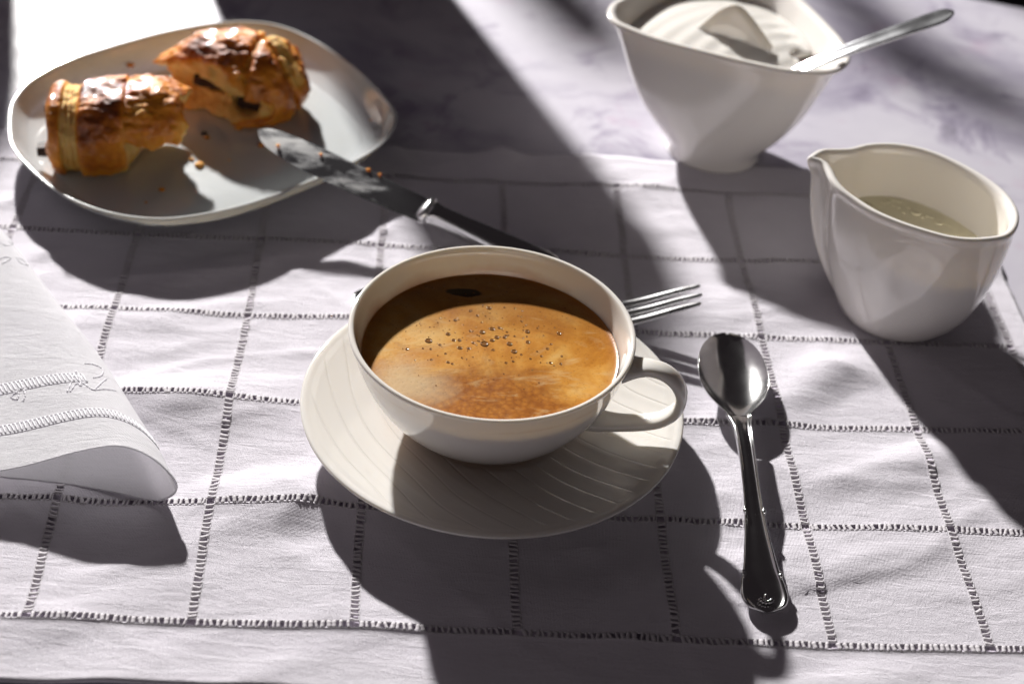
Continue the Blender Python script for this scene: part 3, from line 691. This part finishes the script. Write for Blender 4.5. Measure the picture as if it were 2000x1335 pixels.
def spoon_bowl(a, tip_, prof_w, depth, th=.07, nu=36, nv=25):
    d, s, n, L = frame_axis(a, tip_); top = np.zeros((nu, nv, 3))
    for i, t in enumerate(np.linspace(0, 1, nu)):
        w = float(sit(np.array([t]), *prof_w)[0]); dep = depth*math.sin(math.pi*min(1, max(0, t*.97+.02)))**.62
        for j, v in enumerate(np.linspace(-1, 1, nv)):
            vv = math.sin(v*math.pi/2); top[i, j] = a + d*L*t + s*w*vv + n*(-dep*(1-abs(vv)**2.3) + .10*math.sin(math.pi*t))
    bot = top - n*th
    V1, F1 = grid(top); V2, F2 = grid(bot); m_ = len(V1); Fc = list(F1) + [tuple(i+m_ for i in f[::-1]) for f in F2]
    bd = [i*nv for i in range(nu)] + [(nu-1)*nv+j for j in range(1, nv)] + [i*nv+nv-1 for i in range(nu-2, -1, -1)] + [j for j in range(nv-2, 0, -1)]
    for p_, q_ in zip(bd, bd[1:]+bd[:1]): Fc.append((q_, p_, p_+m_, q_+m_))
    return np.vstack([V1, V2]), Fc
V, Fc = spoon_bowl(nk + np.array([0, 0, .02]), tp, ([0, .05, .12, .22, .36, .52, .68, .82, .92, .975, 1], [.44, .56, .88, 1.22, 1.47, 1.52, 1.42, 1.17, .80, .42, .06]), .62)
o = mk('bowl', V, Fc, M_STEEL, sp); subsurf(o)

# fork behind the cup
fk = thing('fork', at(980, 600, 0)); tag(fk, 'dessert fork with three tines showing behind the cup', 'fork')
fe, fr = at(690, 573, .45), at(1205, 622, .85)
st = np.linspace(0, 1, 50)
hw = sit(st, [0, .02, .06, .12, .2, .4, .6, .75, .85, .93, 1.0], [.05, .38, .72, .82, .66, .40, .30, .30, .55, .95, 1.08])
th = sit(st, [0, .1, .5, .85, 1], [.08, .12, .17, .12, .10])
cam_ = sit(st, [0, .2, .6, .85, 1], [-.05, -.1, .35, .25, .05])
V, Fc = strip(fe, fr, st, (hw, th), prof_h, cam_); o = mk('handle', V, Fc, M_STEEL, fk); subsurf(o)
for tipp, root in (((1368, 558), .74), ((1372, 575), 0), ((1370, 592), -.74)):
    d, s, n, L = frame_axis(fe, fr); r0 = fr + s*(-root)*1.0 - d*.3; t3 = at(*tipp, 1.95)
    P = crom([r0, r0*.62 + t3*.38 + [0, 0, -.05], r0*.28+t3*.72 + [0, 0, .0], t3], 22)
    V, Fc = tube(P, itp(np.linspace(0, 1, 22), [0, .25, .8, .96, 1], [.25, .22, .15, .11, .04]), 12, .8); o = mk('tine', V, Fc, M_TINE, fk)

# knife resting on the plate rim
kn = thing('table_knife', at(900, 440, 0)); tag(kn, 'crumb-smeared table knife resting from the plate rim to the cloth', 'knife')
ke = at(1088, 531, .5); kp = at(672, 334, 2.55)
ray = at(503, 258, 0) - CAM; ray /= np.linalg.norm(ray); kd = kp-ke
# tip: nearest point of the knife's line to the sight line of the photographed tip
Am = np.stack([kd, -ray], -1); kt = ke + kd*np.linalg.lstsq(Am, CAM-ke, rcond=None)[0][0]
kb = ke + (kt-ke)*itp(0, [0], [1])*0 ; 
d, s, n, L = frame_axis(ke, kt)
tb_ = (np.dot(at(843, 404, 1.9)-ke, d))/L
TL = R_(12)
st = np.linspace(tb_, 1, 50); q_ = (st-tb_)/(1-tb_)
wl = sit(q_, [0, .1, .4, .7, .88, .96, 1.0], [.78, .92, 1.04, 1.04, .80, .45, .06]); wr_ = sit(q_, [0, .1, .4, .7, .88, .96, 1.0], [.62, .66, .70, .68, .56, .34, .05])
s2, n2 = s*math.cos(TL)+n*math.sin(TL), -s*math.sin(TL)+n*math.cos(TL)
rg = []
for t, a_, b_, q0 in zip(st, wl, wr_, q_):
    c = ke + d*L*t; thk = .09*(1-.35*q0)
    rg.append([c - s2*a_*1.0, c - s2*a_*.3 + n2*thk*.7, c + s2*b_*.8 + n2*thk, c + s2*b_ + n2*thk*.5, c + s2*b_ - n2*thk*.5, c + s2*b_*.8 - n2*thk, c - s2*a_*.3 - n2*thk*.7])
V, Fc = loft(rg, True, True, True)
def blade_mat():
    m, nt, b = mat('smeared_blade'); v = coord(nt); b.inputs['Metallic'].default_value = 1
    sm = noise_tex(nt, mapping(nt, v, (45, 120, 60), (0, 0, .42)), 1.0, 4, .6, .5)
    sx = N(nt, 'ShaderNodeSeparateXYZ'); nt.links.new(v, sx.inputs[0])
    f = ramp(nt, math_n(nt, 'ADD', sm, math_n(nt, 'MULTIPLY', math_n(nt, 'ADD', sx.outputs[0], .085), -4.0)), [(.36, (.04, .04, .04)), (.66, (.85, .85, .85))])
    nt.links.new(mixc(nt, f, (.58, .59, .61), (.56, .55, .53)), b.inputs['Base Color'])
    nt.links.new(math_n(nt, 'ADD', math_n(nt, 'MULTIPLY', f, .42), .10), b.inputs['Roughness'])
    nt.links.new(math_n(nt, 'SUBTRACT', 1.0, math_n(nt, 'MULTIPLY', f, 1.05)), b.inputs['Metallic'])
    bump(nt, b, sm, .25, .0004)
    return m
mk('blade', V, Fc, blade_mat(), kn, smooth=False)
st = np.linspace(0, tb_, 40); q_ = st/tb_
hw = sit(q_, [0, .03, .12, .4, .75, .93, .97, 1], [.30, .62, .72, .64, .50, .50, .60, .56]); th = sit(q_, [0, .03, .12, .5, .9, 1], [.3, .52, .60, .54, .46, .40])
oct_ = [(-1, -.5), (-.72, -.9), (0, -1), (.72, -.9), (1, -.6), (1, .55), (.74, .88), (.3, .98), (0, 1), (-.3, .98), (-.72, .85), (-1, .3)]
V, Fc = strip(ke, ke+d*L, st, (hw, th), oct_, 0*st, TL); o = mk('handle', V, Fc, M_STEEL, kn); subsurf(o)
V, Fc = strip(ke, ke+d*L, np.array([tb_-.006, tb_-.002, tb_+.010, tb_+.022, tb_+.028]), (np.array([.5, .70, .74, .70, .45]), np.array([.3, .44, .42, .26, .1])), oct_, np.zeros(5), TL); mk('bolster', V, Fc, M_TINE, kn)

# sugar spoon in the bowl
sg2 = thing('sugar_spoon', at(1700, 90, 7)); tag(sg2, 'steel spoon with plain rounded handle sticking out of the sugar bowl', 'spoon')
a0, a1 = at(1500, 168, 5.3), at(1864, 24, 10.2)
r_pt = at(1625, 116, 7.25)
st = np.linspace(0, 1, 46)
hw = sit(st, [0, .2, .5, .8, .93, .98, 1.0], [.36, .38, .46, .56, .56, .36, .08]); th = sit(st, [0, .5, 1], [.13, .12, .09])
V, Fc = strip(a0, a1, st, (hw, th), [(-1, -.4), (-.5, -.9), (.5, -.9), (1, -.4), (1, .4), (.85, .9), (.4, .7), (0, .6), (-.4, .7), (-.85, .9), (-1, .4)], sit(st, [0, .4, 1], [0, .25, 0]), R_(-10)); o = mk('handle', V, Fc, M_SUGSP, sg2); subsurf(o)

# ------------------------------------------------------------------ plate
pl = [(14, 255), (20, 200), (60, 155), (120, 122), (200, 95), (330, 60), (450, 42), (540, 48), (620, 80), (700, 135), (755, 190), (778, 228), (760, 272), (700, 316), (600, 360), (480, 404), (360, 428), (280, 430), (200, 416), (120, 384), (60, 336), (22, 292)]
ZR = 1.9
rim = smooth_ring([at(x, y, ZR) for x, y in pl], 180, 3); pcn = rim.mean(0)
def sc(k, z): r = pcn + (rim-pcn)*k; r = r.copy(); r[:, 2] = z; return r
PF = .62
full = [sc(.02, .34), sc(.55, .34), sc(.60, .30), sc(.62, .04), sc(.66, .04), sc(.70, .22), sc(.80, .42), sc(.90, .85), sc(.955, 1.35), sc(.985, 1.85), inset(rim, .02), inset(rim, .06) + [0, 0, .07], inset(rim, .15) + [0, 0, .08], inset(rim, .25) + [0, 0, .02], inset(rim, .42) - [0, 0, .35], inset(rim, .75) - [0, 0, .85], inset(rim, 1.25) - [0, 0, 1.25], inset(rim, 1.9) - [0, 0, 1.45], sc(.70, PF+.02), sc(.5, PF), sc(.25, PF), sc(.02, PF)]
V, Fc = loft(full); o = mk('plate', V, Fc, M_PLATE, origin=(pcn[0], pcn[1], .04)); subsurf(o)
tag(o, 'rounded square white plate with raised rim holding the torn pastry', 'plate')

# ------------------------------------------------------------------ pastry
def pastry_mat():
    m, nt, b = mat('baked_pastry'); v = coord(nt)
    at_ = N(nt, 'ShaderNodeAttribute', attribute_name='crust').outputs['Fac']
    n1 = noise_tex(nt, v, 110, 5, .6, .5); n2 = noise_tex(nt, mapping(nt, v, (90, 200, 300)), 1, 4, .6)
    c = math_n(nt, 'ADD', at_, math_n(nt, 'MULTIPLY', math_n(nt, 'SUBTRACT', n1, .5), .55))
    col = ramp(nt, c, [(.0, (.70, .46, .17)), (.30, (.60, .33, .08)), (.48, (.58, .215, .016)), (.68, (.46, .135, .008)), (.88, (.22, .050, .005)), (1.0, (.10, .022, .003))])
    nt.links.new(col, b.inputs['Base Color'])
    gl = ramp(nt, at_, [(.36, (.75, .75, .75)), (.56, (.5, .5, .5))])
    nt.links.new(math_n(nt, 'ADD', gl, math_n(nt, 'MULTIPLY', math_n(nt, 'SUBTRACT', n1, .5), .2)), b.inputs['Roughness'])
    nt.links.new(ramp(nt, at_, [(.42, (0, 0, 0)), (.60, (.42, .42, .42))]), b.inputs['Coat Weight']); b.inputs['Coat Roughness'].default_value = .04; b.inputs['Specular IOR Level'].default_value = .2
    b.inputs['Subsurface Weight'].default_value = .35; b.inputs['Subsurface Radius'].default_value = (1, .36, .08); b.inputs['Subsurface Scale'].default_value = .004
    h = math_n(nt, 'ADD', n2, math_n(nt, 'MULTIPLY', noise_tex(nt, v, 330, 4), 1.3))
    bump(nt, b, h, .9, .0010)
    return m
M_PAST = pastry_mat()
m, nt, b = mat('dark_chocolate'); b.inputs['Roughness'].default_value = .65; b.inputs['Specular IOR Level'].default_value = .25
nt.links.new(ramp(nt, noise_tex(nt, coord(nt), 200, 4), [(.3, (.018, .008, .005)), (.7, (.045, .02, .012))]), b.inputs['Base Color']); M_CHOC = m
def smin(a, b_, k): h = np.clip(.5+.5*(b_-a)/k, 0, 1); return b_*(1-h)+a*h-k*h*(1-h)
def smax(a, b_, k): return -smin(-a, -b_, k)
def pastry(name, fn, crust, lo, hi, origin, rz, scl, h=.056):
    V, Fc = nets(fn, lo, hi, h)
    cr = crust(V); V = V*scl; c, s = math.cos(rz), math.sin(rz)
    Wd = np.stack([V[:, 0]*c-V[:, 1]*s, V[:, 0]*s+V[:, 1]*c, V[:, 2]], -1) + origin
    o = mk(name, Wd, Fc, M_PAST, origin=origin)
    a = o.data.attributes.new('crust', 'FLOAT', 'POINT'); a.data.foreach_set('value', np.clip(cr, 0, 1).astype(np.float32))
    return o
def L_rad(x):      # outline of the roll along its length: end lip, pale groove, wrapped flap, torn top
    return sit(x, [-3.3, -3.0, -2.7, -2.45, -2.3, -1.75, -1.6, -1.3, 0, .45, .6, 1.6, 2.6, 3.3], [.80, .93, .99, .99, .91, .90, .97, 1.04, 1.05, 1.02, .93, .95, .88, .74])
def L_outer(P):
    x, y, z = P[..., 0], P[..., 1], P[..., 2]
    k = L_rad(x) + .05*fbm(P, .9, 3, 2.) + .02*vnoise(P, 4.0, 5.)
    yy = y - .25*x*(x > 0)*.5
    zz = z - 1.65 - .15*np.sin(x*.9)
    r = (np.abs(yy/2.05)**2.4 + np.abs(zz/1.80)**2.4)**(1/2.4)
    d = (r-k)*1.75
    return smax(d, -(x+3.12+.15*vnoise(P, 1.5)), .22)
def L_fn(P):
    x, y, z = P[..., 0], P[..., 1], P[..., 2]
    d = L_outer(P)
    d = d + .03*np.sin(x*26+1.5*vnoise(P, 2))*ss(-2.45, -2.3, x)*ss(-1.65, -1.8, x)*(z > .5)
    ridge = np.abs(vnoise(P*np.array([1.1, 2.2, 2.2]), 1.3, 3.)); d = d + .11*(.4-ridge)*ss(.8, 2.4, z)*(x > -1.6) + .022*fbm(P*np.array([1, 1.6, 1.6]), 2.6, 3, 15.)*(x > -1.6)
    # torn front right: the shell is broken open, a hollow under the top crust
    wob = fbm(P, 1.3, 3, 8.)
    cut = np.maximum(np.maximum(.55+.12*vnoise(P, 2.5)-x, y+.75+.22*wob), z-1.65-.25*wob+.12*(x-.6))
    d = smax(d, -cut, .06)
    c2 = np.sqrt(((x-1.75)/1.05)**2+((y+.6)/1.35)**2+((z-.35)/1.0)**2)-1; d = smax(d, -(c2*.7+.08*fbm(P, 2., 2, 1.)), .05)
    tear = (x-2.85-.25*(z-1.6)+.12*y+(.55*fbm(P, 1.1, 4, 4.))); d = smax(d, tear, .08)
    step = np.where(x > .5, 1, 0)*0
    return smax(d, -(z-.0), .06)
def L_crust(V):
    x, y, z = V.T
    on = ss(.20, .05, np.abs(L_outer(V)))
    c = .57 + .22*fbm(V, .9, 4, 12.) + .10*ss(1.8, 3.2, z)
    groove = ss(-2.5, -2.35, x)*ss(-1.6, -1.75, x); c = c*(1-groove) + groove*(.10+.22*ss(2.0, .6, z))
    c += .14*ss(-1.7, -1.4, x)*ss(.6, .2, x)
    c += -.25*ss(.9, .2, z)*(x > -1.6)
    return on*c + (1-on)*(.03+.12*np.abs(vnoise(V, 2)))
LO = at(236, 307, PF); LO[2] = PF+.01; RZL = R_(9); SCL = np.array([1.03, 1.2, 1.14])
PL_ = pastry('pastry_half', L_fn, L_crust, (-3.6, -2.6, -.2), (3.6, 2.6, 3.9), LO, RZL, SCL)
tag(PL_, 'smaller left half of the torn chocolate pastry with stick ends poking out', 'pastry', 'halves of the torn chocolate pastry')
def stick(parent, p, q_, r=.34):
    P = np.linspace(p, q_, 7); rg = []
    for i, c in enumerate(P):
        d_ = q_-p; d_ /= np.linalg.norm(d_); s_ = np.cross(d_, [0, 0, 1.]); s_ /= np.linalg.norm(s_); n_ = np.cross(s_, d_); k = (.8 if i in (0, 6) else 1)*(1+random.uniform(-.05, .05))
        rg.append([c + r*k*(a*s_ + b_*n_) for a, b_ in ((-1, -.7), (1, -.7), (1.1, 0), (.8, .75), (-.8, .75), (-1.1, 0))])
    V, Fc = loft(rg, True, True, True); return mk('chocolate_stick', V, Fc, M_CHOC, parent, smooth=False)
def Lw(x, y, z):
    x, y, z = np.array([x, y, z])*SCL
    return LO + np.array([x*math.cos(RZL)-y*math.sin(RZL), x*math.sin(RZL)+y*math.cos(RZL), z])
stick(PL_, Lw(-3.5, 1.0, 1.9), Lw(.5, 1.0, 1.6)); stick(PL_, Lw(-3.72, -.75, .85), Lw(.4, -.6, .9), .38)

def Rt_outer(P):
    x, y, z = P[..., 0], P[..., 1], P[..., 2]
    k = 1 + .05*fbm(P, .8, 3, 20.) + .015*vnoise(P, 4.2, 6.)
    sq = sit(x, [-4, -3.2, -1.5, 0, 1.8, 3.0, 3.6, 4], [.30, .55, .86, 1.0, 1.04, .98, .85, .7])
    r = (np.abs(x/3.55)**2.6 + np.abs((y-.1)/(2.35*sq))**2.3 + np.abs((z-1.25)/(2.15*sq+.0))**2.3)**(1/2.4)
    return (r-k)*1.9
def R_fn(P):
    x, y, z = P[..., 0], P[..., 1], P[..., 2]
    d = Rt_outer(P)
    ridge = np.abs(vnoise(P*np.array([1.0, 2.0, 2.0]), 1.25, 9.)); d = d + .11*(.4-ridge)*ss(.9, 2.6, z) + .022*fbm(P*np.array([1, 1.6, 1.6]), 2.6, 3, 55.)
    seam = np.abs(x-1.15-.25*vnoise(P, 1.0)-.25*(z-2)); d = d + .14*np.exp(-(seam/.16)**2)*ss(.8, 1.6, z)
    seam2 = np.abs(x*.8+y*.6-2.05+.25*(z-1.5)); d = d + .12*np.exp(-(seam2/.12)**2)
    # torn face, turned to the front left; the top crust overhangs it
    n_ = (x*-.42 + (y)*-.90)
    off = .95 + .55*ss(1.4, 2.2, z) + .42*ss(.55, .1, z) - .35*ss(.35, .8, z)*ss(1.6, 1.1, z) + .45*ss(.6, 1.9, x)*ss(1.0, 2.0, z)
    d = smax(d, (n_-off+.42*fbm(P, 1.25, 4, 30.)), .06)
    cv = np.minimum(np.sqrt(((x+.75)/1.1)**2+((y+.55)/1.0)**2+((z-1.25)/.40)**2), np.sqrt(((x-1.15)/.75)**2+((y+1.15)/.9)**2+((z-.78)/.42)**2))-1
    d = smax(d, -(cv*.45+.06*fbm(P, 2., 2, 3.)), .05)
    return smax(d, -z, .06)
def R_crust(V):
    x, y, z = V.T
    on = ss(.24, .06, np.abs(Rt_outer(V)))
    c = .60 + .22*fbm(V, .9, 4, 42.) + .12*ss(1.8, 3.2, z)
    qb = x*.8+y*.6+.25*(z-1.5); band = ss(2.05, 2.2, qb)*ss(3.0, 2.7, qb); c = c - .42*band*ss(1.0, 2.0, z)
    c -= .20*ss(.8, .2, z)
    c -= .22*ss(-1.6, -2.8, x)
    return on*c + (1-on)*(.05+.15*np.abs(vnoise(V, 2)))
RO = at(448, 204, PF); RO[2] = PF+.01; RZR = R_(-4); SCR = np.array([1.16, 1.2, 1.18])
PR_ = pastry('pastry_half', R_fn, R_crust, (-4.1, -2.9, -.2), (4.1, 3.0, 4.0), RO, RZR, SCR)
tag(PR_, 'larger right half of the torn chocolate pastry with glossy domed crust', 'pastry', 'halves of the torn chocolate pastry')
def Rw(x, y, z):
    x, y, z = np.array([x, y, z])*SCR
    return RO + np.array([x*math.cos(RZR)-y*math.sin(RZR), x*math.sin(RZR)+y*math.cos(RZR), z])
stick(PR_, Rw(-1.5, -.15, 1.2), Rw(.6, -.25, 1.2), .36); stick(PR_, Rw(.7, -.75, .75), Rw(2.0, -1.0, .75), .34)
# crumbs
def crumb(x, y, z, r, label):
    c = at(x, y, z); k = random.random()*9
    V, Fc = blob(np.zeros(3), (r, r*.8, r*.55), 9); V = V*(1+.35*np.array([noise.noise(Vector(v)*2.2/r + Vector((k, k, k))) for v in V]))[:, None]
    o = mk('pastry_crumb', V + c, Fc, M_PAST, origin=c)
    a = o.data.attributes.new('crust', 'FLOAT', 'POINT'); a.data.foreach_set('value', np.full(len(V), random.uniform(.3, .6), np.float32))
    tag(o, label, 'crumb', 'pastry crumbs on the plate and knife')
crumb(390, 322, PF+.06, .26, 'largest golden crumb on the lit patch of plate floor')
crumb(374, 311, PF+.04, .14, 'small crumb just behind the largest golden one')
crumb(254, 127, 1.1, .24, 'brown crumb stuck on the shaded back wall of the plate')
crumb(404, 268, PF+.05, .15, 'flat brown crumb on the plate in front of the larger pastry half')
crumb(466, 250, PF+.08, .20, 'dark crumb tucked under the torn face of the larger half')
crumb(316, 370, PF+.05, .16, 'pale flake at the edge of the shadow in front of the smaller half')
crumb(510, 283, PF+.05, .20, 'brown crumb under the knife tip')
crumb(448, 313, PF+.03, .07, 'tiny crumb between the lit patch and the knife')
crumb(285, 395, PF+.03, .08, 'tiny flake near the front wall of the plate')
crumb(725, 234, 1.25, .08, 'lone orange speck of crumb on the right wall of the plate')
def kcr(px, py, r, label):
    # lands on the blade: nearest height along the knife
    ray = at(px, py, 0)-CAM; ray /= np.linalg.norm(ray); P0 = ke + n2*.11
    t = np.dot(P0-CAM, n2)/np.dot(ray, n2); c = CAM + ray*t; k = random.random()*9
    V, Fc = blob(np.zeros(3), (r, r*.8, r*.6), 8); V = V*(1+.3*np.array([noise.noise(Vector(v)*2/r + Vector((k, k, k))) for v in V]))[:, None]
    o = mk('pastry_crumb', V + c, Fc, M_PAST, origin=c); a = o.data.attributes.new('crust', 'FLOAT', 'POINT'); a.data.foreach_set('value', np.full(len(V), .42, np.float32))
    tag(o, label, 'crumb', 'pastry crumbs on the plate and knife')
kcr(543, 284, .11, 'orange crumb on the knife blade nearest its tip')
kcr(627, 301, .09, 'small orange crumb midway along the smeared blade')
kcr(720, 331, .12, 'largest orange crumb on the knife blade, over the plate rim')
kcr(742, 340, .08, 'orange crumb on the blade beside the largest one, nearer the handle')

# ------------------------------------------------------------------ napkin
nap = thing('napkin', at(150, 850, 0)); tag(nap, 'folded white napkin with openwork rows and embroidery curling up at left', 'napkin')
FD = crom([at(-70, 350, .45), at(0, 445, .5), at(42, 497, .55), at(122, 602, .6), at(200, 702, .65), at(262, 800, .85), at(305, 868, 1.05), at(345, 945, 1.35)], 90)
UPP = [(345, 945, 1.35), (333, 926, 1.66), (303, 897, 1.98), (262, 876, 2.2), (215, 870, 2.2), (150, 882, 1.92), (60, 906, 1.45), (0, 918, 1.22), (-150, 946, .85), (-420, 985, .6)]
LOW = [(345, 945, 1.35), (342, 960, 1.02), (325, 971, .68), (296, 974, .40), (215, 957, .22), (100, 938, .20), (0, 928, .20), (-150, 916, .18), (-420, 900, .18)]
uc = crom([at(*p) for p in UPP], 90); lc = crom([at(*p) for p in LOW], 60)
tf = np.linspace(0, 1, 90)
def nap_pt(curve, i_t, j):
    t = tf[i_t]; off = curve[j]-curve[0]; zs = .22 + .78*t**1.7
    p = FD[i_t] + np.array([off[0], off[1]*1.0, off[2]*zs])
    p[2] = max(p[2], .12 + cloth_h(p[0], p[1])*.3) + .05*fnoise(p[0]*.35, p[1]*.35, 7)*min(1, j/12)
    return p
up = np.array([[nap_pt(uc, i, j) for j in range(90)] for i in range(90)]); lo_ = np.array([[nap_pt(lc, i, j) for j in range(60)] for i in range(90)])
lo_[:, :, 2] -= .02
rows = [(.70, .718, 34), (.855, .874, 3)]      # openwork rows: from t0 to t1, starting at column j
fu = []
for i in range(89):
    for j in range(89):
        fu.append((i*90+j, i*90+j+1, (i+1)*90+j+1, (i+1)*90+j))
V = up.reshape(-1, 3)
o = mk('upper_layer', V, fu, M_NAPKIN, nap)
V, Fc = tube(up[-1], .055, 6, .7); mk('rolled_hem', V, Fc, M_NAPKIN, nap)
V, Fc = tube(lo_[-1], .05, 6, .7); mk('rolled_hem', V, Fc, M_NAPKIN, nap)
V, Fc = grid(lo_); o = mk('lower_layer', V, [f[::-1] for f in Fc], M_NAPKIN, nap)
def on_nap(t, j, dz=.03):
    it_, jt = t*89, j; i0, j0 = int(min(88, it_)), int(min(88, jt)); a, b_ = it_-i0, jt-j0
    p = (up[i0, j0]*(1-a)+up[i0+1, j0]*a)*(1-b_) + (up[i0, j0+1]*(1-a)+up[i0+1, j0+1]*a)*b_
    return p + np.array([0, 0, dz])
wr = []
for t0, t1, j0 in rows:
    ja = j0
    while ja < 88:
        lean = random.uniform(-.25, .25)
        P = np.array([on_nap(t0-.006+(t1-t0+.012)*k, min(88.5, ja+lean*k), .02*math.sin(math.pi*k)) for k in np.linspace(0, 1, 5)]); wr.append(tube(P, .038, 6))
        stp = np.linalg.norm(on_nap(t0, min(88, ja+1))-on_nap(t0, ja)); ja += .17/max(stp, .02)
    for tt_ in (t0-.006, t1+.006):
        P = np.array([on_nap(tt_, j, .005) for j in np.linspace(j0, 88, 160)]); wr.append(tube(P, .028, 5))
V, Fc = join(wr); o = mk('openwork_thread', V, Fc, M_EMB, nap); o['kind'] = 'stuff'
def px_nap(px, py):
    """photo pixel -> (t, j) on the upper layer"""
    d_ = (up-CAM); z_ = d_ @ _F; X = 1000+FPX*(d_ @ _R)/z_; Y = 667.5-FPX*(d_ @ _Up)/z_
    k = np.argmin((X-px)**2+(Y-py)**2); return tf[k//90], k % 90
motifs = [[(132, 768), (140, 745), (150, 728), (158, 742), (160, 755), (150, 750), (135, 765)], [(158, 742), (172, 757), (185, 762), (205, 760), (228, 763)], [(165, 708), (185, 712), (200, 722), (196, 732), (182, 740)], [(185, 762), (196, 752), (206, 740)],
          [(22, 776), (30, 765), (42, 760), (48, 768), (45, 780)], [(24, 770), (36, 770), (30, 779), (22, 774)],
          [(0, 505), (10, 500), (20, 508), (6, 516)], [(32, 502), (45, 508), (55, 520), (42, 514), (34, 506)], [(10, 455), (20, 462), (26, 475), (14, 470)], [(0, 470), (12, 480), (24, 478)]]
wr = []
for mo_ in motifs:
    P = np.array([on_nap(*px_nap(*q0), .012) for q0 in mo_]); P = crom(P, 10*len(mo_)); V, Fc = tube(P, .032*(1+.4*np.sin(np.arange(len(P))*1.3)), 6); mk('embroidered_motif', V, Fc, M_EMB, nap)

# ------------------------------------------------------------------ things beyond the frame that throw the broad shadows
def back_from(p, y):
    """walk from a table point back along the light (in plan) to depth y"""
    k = (p[1]-y)/(KEY[1]-p[1]); return p + (KEY-p)*0 + np.array([-(KEY[0]-p[0])*k, y-p[1], 0])
pot = thing('coffee_pot', (-15.2, 50.5, TZ)); tag(pot, 'tall dark enamel coffee pot behind the plate casting the broad shadow', 'coffee pot')
px_, py_ = -15.3, 50.5
V, Fc = loft(lathe([(.02, 0), (4.6, 0), (4.9, .2), (4.9, 2), (4.85, 8), (4.75, 15), (4.7, 21), (4.8, 21.3), (4.7, 21.5), (4.5, 21.6), (.02, 21.6)], (px_, py_, TZ), 64)); mk('body', V, Fc, M_ENAMEL, pot)
V, Fc = loft(lathe([(.02, 21.62), (4.5, 21.62), (4.55, 21.9), (4.2, 22.8), (3.2, 23.6), (1.2, 24.1), (.5, 24.2), (.8, 24.8), (.9, 25.3), (.5, 25.7), (.02, 25.8)], (px_, py_, TZ), 48)); mk('lid', V, Fc, M_ENAMEL, pot)
P = crom([(px_-2.2, py_+4.2, 18.5), (px_-3.8, py_+7.4, 18.5), (px_-4.2, py_+8.2, 13), (px_-3.8, py_+7.4, 8), (px_-2.2, py_+4.4, 6.5)], 30); V, Fc = tube(P, .55, 12); mk('handle', V, Fc, M_ENAMEL, pot)
tn = thing('shadow_tin', (-20.6, 48.6, TZ)); tag(tn, 'short dark tin added out of view to widen the pot shadow', 'tin')  # unseen tin added to widen the near part of the pot's shadow
V, Fc = loft(lathe([(.02, 0), (3.2, 0), (3.35, .15), (3.35, 8.0), (.02, 8.0)], (-20.0, 48.0, TZ), 48)); mk('body', V, Fc, M_ENAMEL, tn)
V, Fc = loft(lathe([(.02, 8.02), (3.4, 8.02), (3.45, 8.1), (3.45, 9.0), (3.3, 9.3), (.02, 9.5)], (-20.0, 48.0, TZ), 48)); mk('lid', V, Fc, M_ENAMEL, tn)
bt = thing('bottle', (-41.95, 58, TZ)); tag(bt, 'dark glass bottle at far left casting the shadow along the plate side', 'bottle')
V, Fc = loft(lathe([(.02, 0), (3.6, 0), (3.9, .3), (3.9, 20), (3.7, 22.5), (2.6, 24), (1.6, 25), (1.35, 26), (1.35, 27.5), (1.55, 27.6), (1.55, 28.4), (1.3, 28.5), (.02, 28.5)], (-41.95, 58, TZ), 48)); mk('body', V, Fc, M_BOTTLE, bt)
# unseen leaning slats added beyond the table to throw the soft slanting bands
ch = thing('shadow_slats', (-32, 108, FLOOR_Z)); tag(ch, 'unseen dark wooden slats added beyond the table to cast slanting bands', 'slats')
def toward_key(p, y):
    t = (y-p[1])/(KEY[1]-p[1]); return p + (KEY-p)*t
for a_, b_, r_ in (((1000, -90), (1190, 85), 2.4), ((1560, -45), (1790, 62), 1.1), ((1640, 70), (2090, 250), 1.5), ((1900, -60), (2150, 60), 1.3)):
    p0, p1 = toward_key(at(*a_, TZ), 104), toward_key(at(*b_, TZ), 104)
    V, Fc = tube(np.linspace(p0, p1, 8), r_, 10, .6); mk('slat', V, Fc, M_WOOD, ch)
